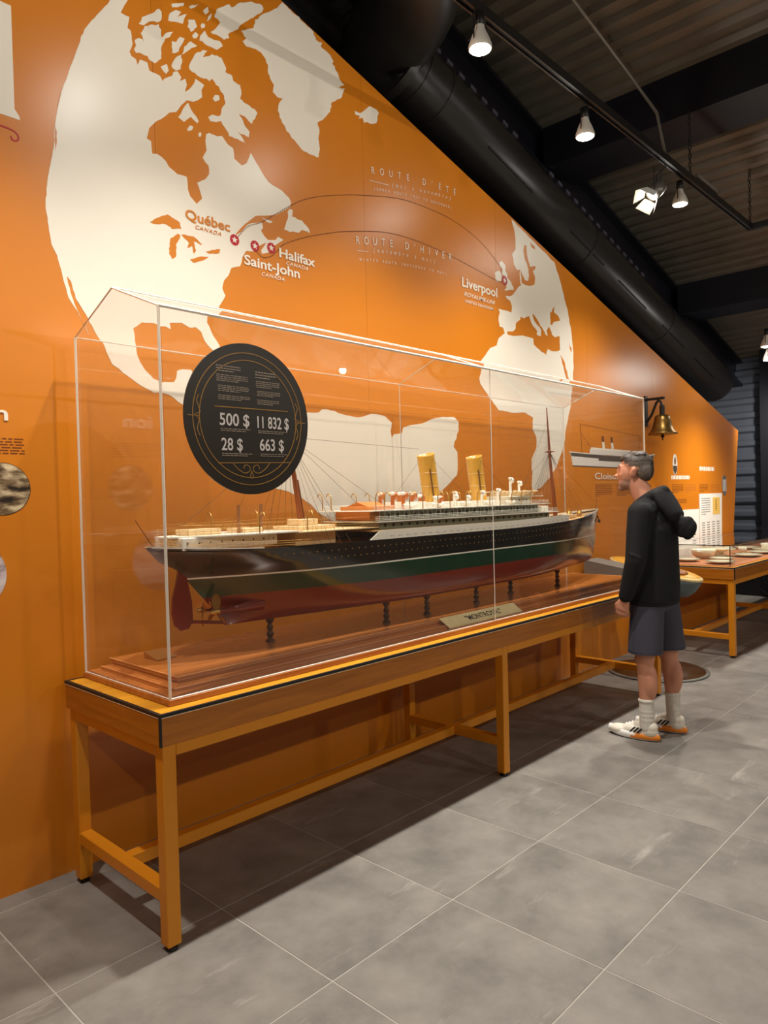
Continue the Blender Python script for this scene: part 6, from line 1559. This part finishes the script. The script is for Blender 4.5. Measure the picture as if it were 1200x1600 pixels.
for s in (-1, 1):
    e = MB().ball(hp(s * .031, .0685, .011), .0120, 14).build('eye', EYEW, man)
    MB().ball(hp(s * .032, .0772, .011), .0050, 10).build('iris', M('iris_brown', srgb(60, 40, 26), rough=.2), e)
    MB().tube([hp(s * .016, .0885, .036), hp(s * .032, .0850, .041), hp(s * .046, .0745, .036)], [.0025, .0035, .0025], n=8).build('eyebrow', HAIR, man)
    MB().tube([hp(s * .018, .082, .019), hp(s * .031, .084, .0215), hp(s * .044, .076, .018)], .0030, n=8).build('eyelid', SKIN, man)
# hair: short, silver at the sides
mb = MB()
E3(0, -.022, .050, (.0770, .0970, .070))
E3(0, -.060, .008, (.070, .060, .078))
E3(0, .034, .084, (.056, .044, .030), (-.2, 0, 0))
for k in range(46):
    a = random.uniform(-.055, .055); b = random.uniform(-.07, .075)
    zz = .050 + .070 * math.sqrt(max(0, 1 - (a / .077) ** 2 - ((b + .022) / .098) ** 2)) + .002
    E3(a, b, zz, (.007, .018, .007), (random.uniform(-.6, .2), random.uniform(-.3, .3), random.uniform(-.5, .5)))
hb = mb
# carve the face out: drop shapes in front of the hairline after fusing
hair = remeshed(hb, .006, [HAIR, HAIRG], 'hair', man, 1)
bm = bmesh.new(); bm.from_mesh(hair.data)
kill = []
for v in bm.verts:
    d = v.co - Vector(HC)
    x = d.x * math.cos(tw) + d.y * math.sin(tw); y = -d.x * math.sin(tw) + d.y * math.cos(tw); z = d.z
    low = .070 if y > .045 else (.045 if y > .018 else (-.030 if y > .002 else (.020 if y > -.034 else -.060)))
    if z < low: kill.append(v)
bmesh.ops.delete(bm, geom=kill, context='VERTS')
bm.to_mesh(hair.data); bm.free()
for p in hair.data.polygons:
    d = Vector(p.center) - Vector(HC)
    x = d.x * math.cos(tw) + d.y * math.sin(tw); y = -d.x * math.sin(tw) + d.y * math.cos(tw)
    p.material_index = 1 if (d.z < .058 and abs(x) > .035) else 0
    p.use_smooth = True
# hoodie
mb = MB()
ellip(mb, (0, -.005, 1.265), (.196, .128, .175))
mb.lathe([(.186, .808), (.194, .812), (.198, .85), (.200, .92), (.195, 1.06), (.193, 1.16), (.190, 1.26), (.150, 1.36)], (0, -.004, 0), 36, sx=1.0, sy=.74)
for s in (-1, 1):
    a, b, c = ARM[s]
    capsule(mb, (s * .05, 0, 1.375), (s * .160, -.008, 1.356), .084, .078)
    capsule(mb, a, b, .070, .060, 16)
    c1 = Vector(b) + (Vector(c) - Vector(b)) * .93
    capsule(mb, b, c1, .060, .044, 16)
    mb.tube([Vector(b) + (Vector(c) - Vector(b)) * .84, Vector(b) + (Vector(c) - Vector(b)) * .98], [.044, .041], n=16)
    for k in range(6):
        p = Vector(b) + (Vector(c) - Vector(b)) * (-.12 + .16 * k)
        r_ = .0605 - .0030 * k
        ellip(mb, p + Vector((s * .002, .004 * (-1) ** k, 0)), (r_, r_, .012), (.35 * (-1) ** k, .25 * (-1) ** k, 0))
for k in range(4):
    ellip(mb, (.003 * (-1) ** k, -.002, .90 + k * .05), (.199, .149, .014), (.10 * (-1) ** k, .07 * (-1) ** k, 0))
# hood: soft collar round the neck, then the bag folded down the back
for k in range(28):
    a = 2 * PI * k / 28
    c_, s_ = math.cos(a), math.sin(a)
    z = 1.435 - .055 * s_
    ellip(mb, (c_ * .084, .006 + s_ * .086, z), (.032, .032, .036), (0, 0, a))
for k in range(9):
    t = k / 8
    ellip(mb, (0, -.070 - .075 * t, 1.470 - .125 * t), (.088 + .035 * math.sin(PI * (.25 + .6 * t)), .046 - .008 * t, .044), (.75 - .3 * t, 0, 0))
# tip of the hood standing off the back: a flat rounded flap on a narrow neck
capsule(mb, (-.02, -.105, 1.330), (-.014, -.175, 1.292), .024, .032)
ellip(mb, (-.006, -.205, 1.276), (.030, .046, .070), (.55, 0, .3))
ellip(mb, (-.002, -.232, 1.256), (.028, .036, .062), (.40, 0, .3))
ellip(mb, (-.004, -.196, 1.310), (.026, .046, .030), (.2, 0, .3))
hoodie = remeshed(mb, .0065, HOOD, 'hoodie', man, 9)
MB().tube([(.168 * math.cos(2 * PI * k / 32) * 1.185, -.004 + .168 * math.sin(2 * PI * k / 32) * .875, .838) for k in range(33)], .002, n=8, cap=False).build('hem_band', HOOD, hoodie)
for s in (-1, 1):
    MB().tube([(s * .028, .086, 1.405), (s * .034, .112, 1.36), (s * .036, .128, 1.27)], .003, n=6).build('drawstring', M('cord_black', srgb(34, 32, 34), rough=.8), hoodie)
# shorts
mb = MB()
ellip(mb, (0, -.008, .825), (.165, .126, .075))
for s in (-1, 1):
    L_ = LEG[s]
    h_ = Vector(L_['hip']); k_ = Vector(L_['knee'])
    top = h_ + Vector((0, 0, -.01)); bot_ = h_ + (k_ - h_) * .925
    pts = [top, top + (bot_ - top) * .35, top + (bot_ - top) * .7, bot_]
    mb.tube(pts, [.092, .098, .100, .101], n=24)
    ellip(mb, top + Vector((-s * .01, 0, -.02)), (.094, .108, .07))
shorts = remeshed(mb, .0070, SHORT, 'shorts', man, 3)
for s in (-1, 1):
    L_ = LEG[s]; h_ = Vector(L_['hip']); k_ = Vector(L_['knee'])
    b_ = h_ + (k_ - h_) * .91
    MB().tube([b_ + Vector((math.cos(2 * PI * k / 28) * .098, math.sin(2 * PI * k / 28) * .098, 0)) for k in range(29)], .0035, n=6, cap=False).build('leg_hem', SHORT, shorts)
MB().tube([(-.150, .075, .83), (-.176, .066, .79), (-.182, .055, .68)], .003, n=6).build('pocket_seam', M('pocket_dark', srgb(40, 38, 48), rough=.9), shorts)
# socks and trainers
for s in (-1, 1):
    a_ = Vector(LEG[s]['ank']); k_ = Vector(LEG[s]['knee'])
    mb = MB()
    up = a_ + (k_ - a_) * .33
    capsule(mb, a_ + Vector((0, .0, -.03)), up, .044, .043, 18)
    for kk in range(3):
        ellip(mb, a_ + (up - a_) * (.15 + .2 * kk), (.046, .046, .010))
    for kk in range(14):
        a = 2 * PI * kk / 14
        ellip(mb, up + Vector((math.cos(a) * .040, math.sin(a) * .040, .006)), (.011, .011, .009))
    sk = remeshed(mb, .0055, SOCK, 'sock', man, 2)
    # shoe, heel at y0
    ox, oy = a_.x, a_.y - .070
    shoe = MB()
    ellip(shoe, (ox, oy + .065, .055), (.040, .062, .050)); ellip(shoe, (ox, oy + .15, .048), (.046, .090, .042), (-.12, 0, 0))
    ellip(shoe, (ox, oy + .235, .036), (.047, .075, .030)); ellip(shoe, (ox, oy + .050, .080), (.038, .045, .035)); ellip(shoe, (ox, oy + .13, .078), (.030, .055, .028), (-.45, 0, 0))
    up_ = remeshed(shoe, .0055, SHOEW, 'trainer_upper', man, 3)
    out = []
    for kk in range(36):
        a = 2 * PI * kk / 36
        yy = .155 + .163 * math.sin(a)
        wd_ = .050 - .010 * (1 - math.sin(a)) * .5 + .004 * math.cos(2 * a)
        out.append((ox + wd_ * math.cos(a) * (1 if abs(math.cos(a)) < 1 else 1), oy + yy))
    vs = []
    for (sc, z) in ((.90, .004), (1.0, .010), (1.02, .026), (.96, .044)):
        for (px, py) in out:
            lift = .012 * max(0, (py - oy - .22) / .1) ** 2
            vs.append((ox + (px - ox) * sc, oy + .155 + (py - oy - .155) * sc, z + lift))
    fs = []
    for r_ in range(3):
        for kk in range(36):
            a = r_ * 36 + kk; b = r_ * 36 + (kk + 1) % 36
            fs.append((a, b, b + 36, a + 36))
    fs.append(tuple(reversed(range(36)))); fs.append(tuple(range(108, 144)))
    so = MB().add(vs, fs, 0, True)
    for i_, f_ in enumerate(fs[:-2]):
        cy = sum(vs[q][1] for q in f_) / 4 - oy
        row = i_ // 36
        so.mi[i_] = 1 if cy < .16 - .03 * (row == 2) and row >= 1 else 0
    so.build('sole', [SOLE, SORA], up_)
    vs = [(ox + (px - ox) * .91, oy + .155 + (py - oy - .155) * .91, z) for z in (0.0, .0045) for (px, py) in out]
    MB().add(vs, [(k2, (k2 + 1) % 36, (k2 + 1) % 36 + 36, k2 + 36) for k2 in range(36)] + [tuple(reversed(range(36))), tuple(range(36, 72))]).build('outsole', SBLK, up_)
    for kk in range(3):
        y1 = oy + .105 + kk * .022
        for sd_ in (-1, 1):
            MB().add([(ox + sd_ * .0475, y1, .046), (ox + sd_ * .0485, y1 + .012, .046), (ox + sd_ * .040, y1 - .012, .074), (ox + sd_ * .040, y1 - .024, .074),
                      (ox + sd_ * .030, y1, .046), (ox + sd_ * .030, y1 + .012, .046), (ox + sd_ * .025, y1 - .012, .074), (ox + sd_ * .025, y1 - .024, .074)],
                     [(0, 1, 2, 3), (7, 6, 5, 4), (0, 4, 5, 1), (1, 5, 6, 2), (2, 6, 7, 3), (3, 7, 4, 0)]).build('side_stripe', SBLK, up_)
    for kk in range(4):
        y1 = oy + .135 + kk * .020; z1 = .106 - kk * .009
        MB().tube([(ox - .024, y1, z1 - .010), (ox, y1 + .006, z1 + .001), (ox + .024, y1, z1 - .010)], .0028, n=6).build('lace', SOLE, up_)
# ------------------------------------------------------------------ brass bell on a wall bracket
BELLM = M('bell_brass', srgb(132, 100, 50), rough=.36, metal=.85, noise_amt=.15, scale=12)
IRON = M('black_iron', srgb(30, 24, 20), rough=.5)
bell = empty('ship_bell', (5.36, .535, 2.03))
tag(bell, 'brass bell hanging from a black iron bracket on the orange wall', 'bell')
MB().lathe([(.120, .0), (.132, -.002), (.136, .004), (.128, .016), (.104, .045), (.086, .085), (.076, .130), (.070, .165), (.055, .182), (.02, .188)], (0, 0, 0), 32).build('bell_body', BELLM, bell)
MB().tube([(0, 0, .02), (0, 0, -.03)], .008, n=8).ball((0, 0, -.018), .017, 12).tube([(0, 0, -.03), (0, 0, -.055)], .006, n=8).build('clapper', IRON, bell)
MB().tube([(0, 0, .185), (0, 0, .275)], .024, n=14).build('shackle', IRON, bell)
MB().tube([(0, 0, .27), (0, .015, .315), (0, .035, .325), (0, .055, .305), (0, .10, .20), (0, .145, .135), (0, .158, .135)], .012, n=10).build('curved_arm', IRON, bell)
MB().tube([(0, -.025, .345), (0, .160, .345)], .013, n=10).build('top_arm', IRON, bell)
MB().box(-.03, .03, .150, .162, .09, .38, bev=.003).build('wall_plate', IRON, bell)

# ------------------------------------------------------------------ interactive station beside the case
GREYC = M('station_grey', srgb(134, 130, 122), rough=.5)
BLUEG = M('station_blue_grey', srgb(92, 104, 106), rough=.45)
YEL = M('station_yellow', srgb(232, 170, 56), rough=.4, noise_amt=.06, scale=12)
st = empty('interactive_station', (4.33, .22, 0.0))
tag(st, 'grey interactive station with a yellow oval dish, half hidden behind the man', 'station')
MB().lathe([(.39, 0), (.40, .004), (.40, .012), (.375, .014)], (.07, .0, 0), 48).build('base_rim', M('rim_grey', srgb(110, 106, 98), rough=.45), st)
MB().lathe([(.372, .004), (.372, .0155), (.02, .016)], (.07, .0, 0), 48).build('base_disc', M('base_brown', srgb(78, 46, 14), rough=.4), st)
MB().tube([(.06, .05, .014), (.06, .05, .70)], .07, n=24).build('post', BLUEG, st)
# grey sloping desk towards the wall
MB().add([(-.30, .45, .80), (-.30, .08, .80), (-.06, .08, .80), (-.06, .45, .80), (-.30, .45, .935), (-.30, .08, .875), (-.06, .08, .875), (-.06, .45, .935)],
         [(0, 3, 2, 1), (4, 5, 6, 7), (0, 1, 5, 4), (1, 2, 6, 5), (2, 3, 7, 6), (3, 0, 4, 7)]).build('sloping_desk', GREYC, st)
MB().box(-.28, -.09, .28, .42, .755, .80).build('desk_foot', M('station_dark', srgb(90, 80, 70), rough=.5), st)
# tilted oval dish
TILT = .20
def oval(name, mat, prof, c, rx, ry):
    vs = []; n = 44
    for (k, z) in prof:
        for i in range(n):
            a = 2 * PI * i / n
            y_ = ry * k * math.sin(a)
            vs.append((c[0] + rx * k * math.cos(a), c[1] + y_, c[2] + z + TILT * y_))
    fs = []
    for j in range(len(prof) - 1):
        for i in range(n):
            fs.append((j * n + i, j * n + (i + 1) % n, (j + 1) * n + (i + 1) % n, (j + 1) * n + i))
    m_ = (len(prof) - 1) * n
    fs.append(tuple(reversed(range(n)))); fs.append(tuple(range(m_, m_ + n)))
    return MB().add(vs, fs, 0, True).build(name, mat, st)
DC = (.10, .02, .715)
oval('bowl', BLUEG, [(.70, -.03), (.84, .02), (.95, .09), (.98, .115)], DC, .21, .385)
oval('dish_rim', M('station_rim', srgb(236, 206, 140), rough=.35), [(.98, .115), (1.0, .122), (1.0, .136), (.97, .142)], DC, .21, .385)
oval('dish_top', YEL, [(.965, .136), (.93, .148), (.70, .160), (.35, .164)], DC, .21, .385)
BRN = M('relief_brown', srgb(158, 98, 54), rough=.5, noise_amt=.15, scale=20)
mb = MB()
ellip(mb, (.03, -.17, .838), (.07, .10, .022), (.2, 0, 0)); ellip(mb, (.06, -.21, .832), (.05, .06, .022), (.2, 0, 0)); ellip(mb, (.01, -.11, .852), (.05, .07, .024), (.2, 0, 0))
for k in range(4): capsule(mb, (-.01 + k * .03, -.10, .862), (-.015 + k * .034, -.25 + abs(k - 1.5) * .02, .832), .013, .010)
remeshed(mb, .008, BRN, 'relief', st, 2)

# ------------------------------------------------------------------ glass case of dishes on the second table
GL2 = clear('case_glass', tint=(0.985, .99, .985, 1), ior=1.5)
BED = M('black_glass_edge', srgb(22, 26, 24), rough=.25)
dc = empty('dish_case', (7.23, .25, TT + .001))
tag(dc, 'low glass case with black edges covering the dishes on the far table', 'display case')
X0, X1, Y0, Y1, H = -1.90, 1.90, -.315, .30, .185
MB().box(X0 - .03, X1 + .03, Y0 - .03, Y1 + .02, 0, .006).build('display_board', M('board_terracotta', srgb(196, 128, 88), rough=.4, noise_amt=.08, scale=4), dc)
for (a, b, c, d) in ((X0, X1, Y0, Y0 + .004), (X0, X1, Y1 - .004, Y1), (X0, X0 + .004, Y0 + .004, Y1 - .004), (X1 - .004, X1, Y0 + .004, Y1 - .004)):
    MB().box(a, b, c, d, .0065, H).build('pane', GL2, dc)
MB().box(X0, X1, Y0, Y1, H, H + .005).build('lid', GL2, dc)
for (p, q) in (((X0, Y0, .0065), (X0, Y0, H)), ((X1, Y0, .0065), (X1, Y0, H)), ((X0, Y1, .0065), (X0, Y1, H)), ((X0, Y0, H), (X1, Y0, H)), ((X0, Y1, H), (X1, Y1, H)), ((X0, Y0, H), (X0, Y1, H))):
    MB().tube([p, q], .0042, n=4, smooth=False).build('glass_edge', BED, dc)
CHINA = M('cream_china', srgb(238, 232, 204), rough=.18, coat=.4)
BANDC = M('china_band', srgb(150, 150, 112), rough=.25)
ZB = TT + .0085
GRP = 'cream dishes in the far glass case'
def plate(x, y, r, label, z=ZB, deep=.0):
    t = empty('plate', (x, y, z)); tag(t, label, 'plate', GRP)
    MB().lathe([(r * .55, 0), (r * .58, .004), (r * .70, .008 + deep), (r, .022 + deep), (r, .025 + deep), (r * .72, .012 + deep), (r * .5, .008), (.002, .008)], (0, 0, 0), 32).build('dish', CHINA, t)
    mbb = MB(); n = 32
    mbb.tube([(r * .985 * math.cos(2 * PI * k / n), r * .985 * math.sin(2 * PI * k / n), .0245 + deep) for k in range(n + 1)], .0022, n=5, cap=False)
    mbb.build('rim_band', BANDC, t)
    return t
def cup(x, y, label, z=ZB, r=.045, h=.07):
    t = empty('cup', (x, y, z)); tag(t, label, 'cup', GRP)
    MB().lathe([(r * .62, 0), (r * .66, .004), (r * .85, h * .4), (r, h), (r * .93, h), (r * .78, h * .4), (r * .5, .008), (.001, .008)], (0, 0, 0), 24).build('bowl', CHINA, t)
    MB().tube([(r * .9, 0, h * .85), (r * 1.4, 0, h * .8), (r * 1.5, 0, h * .5), (r * 1.2, 0, h * .25), (r * .78, 0, h * .25)], .005, n=6).build('handle', CHINA, t)
    return t
plate(5.60, .415, .12, 'cream plate just right of the man, nearest the wall')
def tureen(x, y):
    t = empty('tureen', (x, y, ZB)); tag(t, 'cream lidless tureen behind the plate beside the man', 'tureen', GRP)
    MB().lathe([(.06, 0), (.065, .008), (.10, .03), (.115, .065), (.122, .09), (.114, .09), (.10, .05), (.05, .016), (.001, .014)], (0, 0, 0), 30).build('bowl', CHINA, t)
    for s in (-1, 1): MB().tube([(s * .11, -.03, .07), (s * .145, 0, .075), (s * .11, .03, .07)], .006, n=6).build('handle', CHINA, t)
tureen(5.97, .395)
def stand(x, y):
    t = empty('cake_stand', (x, y, ZB)); tag(t, 'wide cream dish raised on a foot, against the white sheets', 'dish', GRP)
    MB().lathe([(.09, 0), (.092, .006), (.05, .02), (.05, .04), (.10, .052), (.165, .072), (.165, .076), (.09, .06), (.002, .058)], (0, 0, 0), 36).build('dish', CHINA, t)
    MB().tube([(.163 * math.cos(2 * PI * k / 32), .163 * math.sin(2 * PI * k / 32), .076) for k in range(33)], .0024, n=5, cap=False).build('rim_band', BANDC, t)
stand(6.32, .365)
plate(5.50, .075, .125, 'cream plate at the near corner of the glass case')
plate(5.83, .17, .115, 'cream plate overlapping behind the corner plate')
cup(6.62, .37, 'cream cup right of the raised dish, behind the glass edge')
cup(6.70, .25, 'cream cup standing alone in the middle of the case')
plate(6.34, .095, .14, 'long-looking cream platter along the front of the case')
plate(7.34, .405, .13, 'cream plate far back by the wall end')
pz = plate(7.16, .15, .14, 'cream plate carrying a cup near the right edge')
cup(7.16, .15, 'cream cup standing on a plate near the right edge', z=ZB + .0085, r=.055, h=.075)
plate(6.78, .085, .135, 'cream plate in front of the plate with the cup')

# power lead hanging in a loop under the far table
ld_ = MB().tube([(6.9, .30, .655), (6.88, .25, .60), (6.80, .18, .50), (6.78, .10, .42), (6.84, .03, .36), (6.93, .02, .38), (6.97, .06, .48), (6.96, .12, .58), (6.93, .2, .655)], .006, n=8).build('power_lead', M('lead_black', srgb(22, 22, 24), rough=.5))
tag(ld_, 'black power lead hanging in a loop under the far table', 'cable')
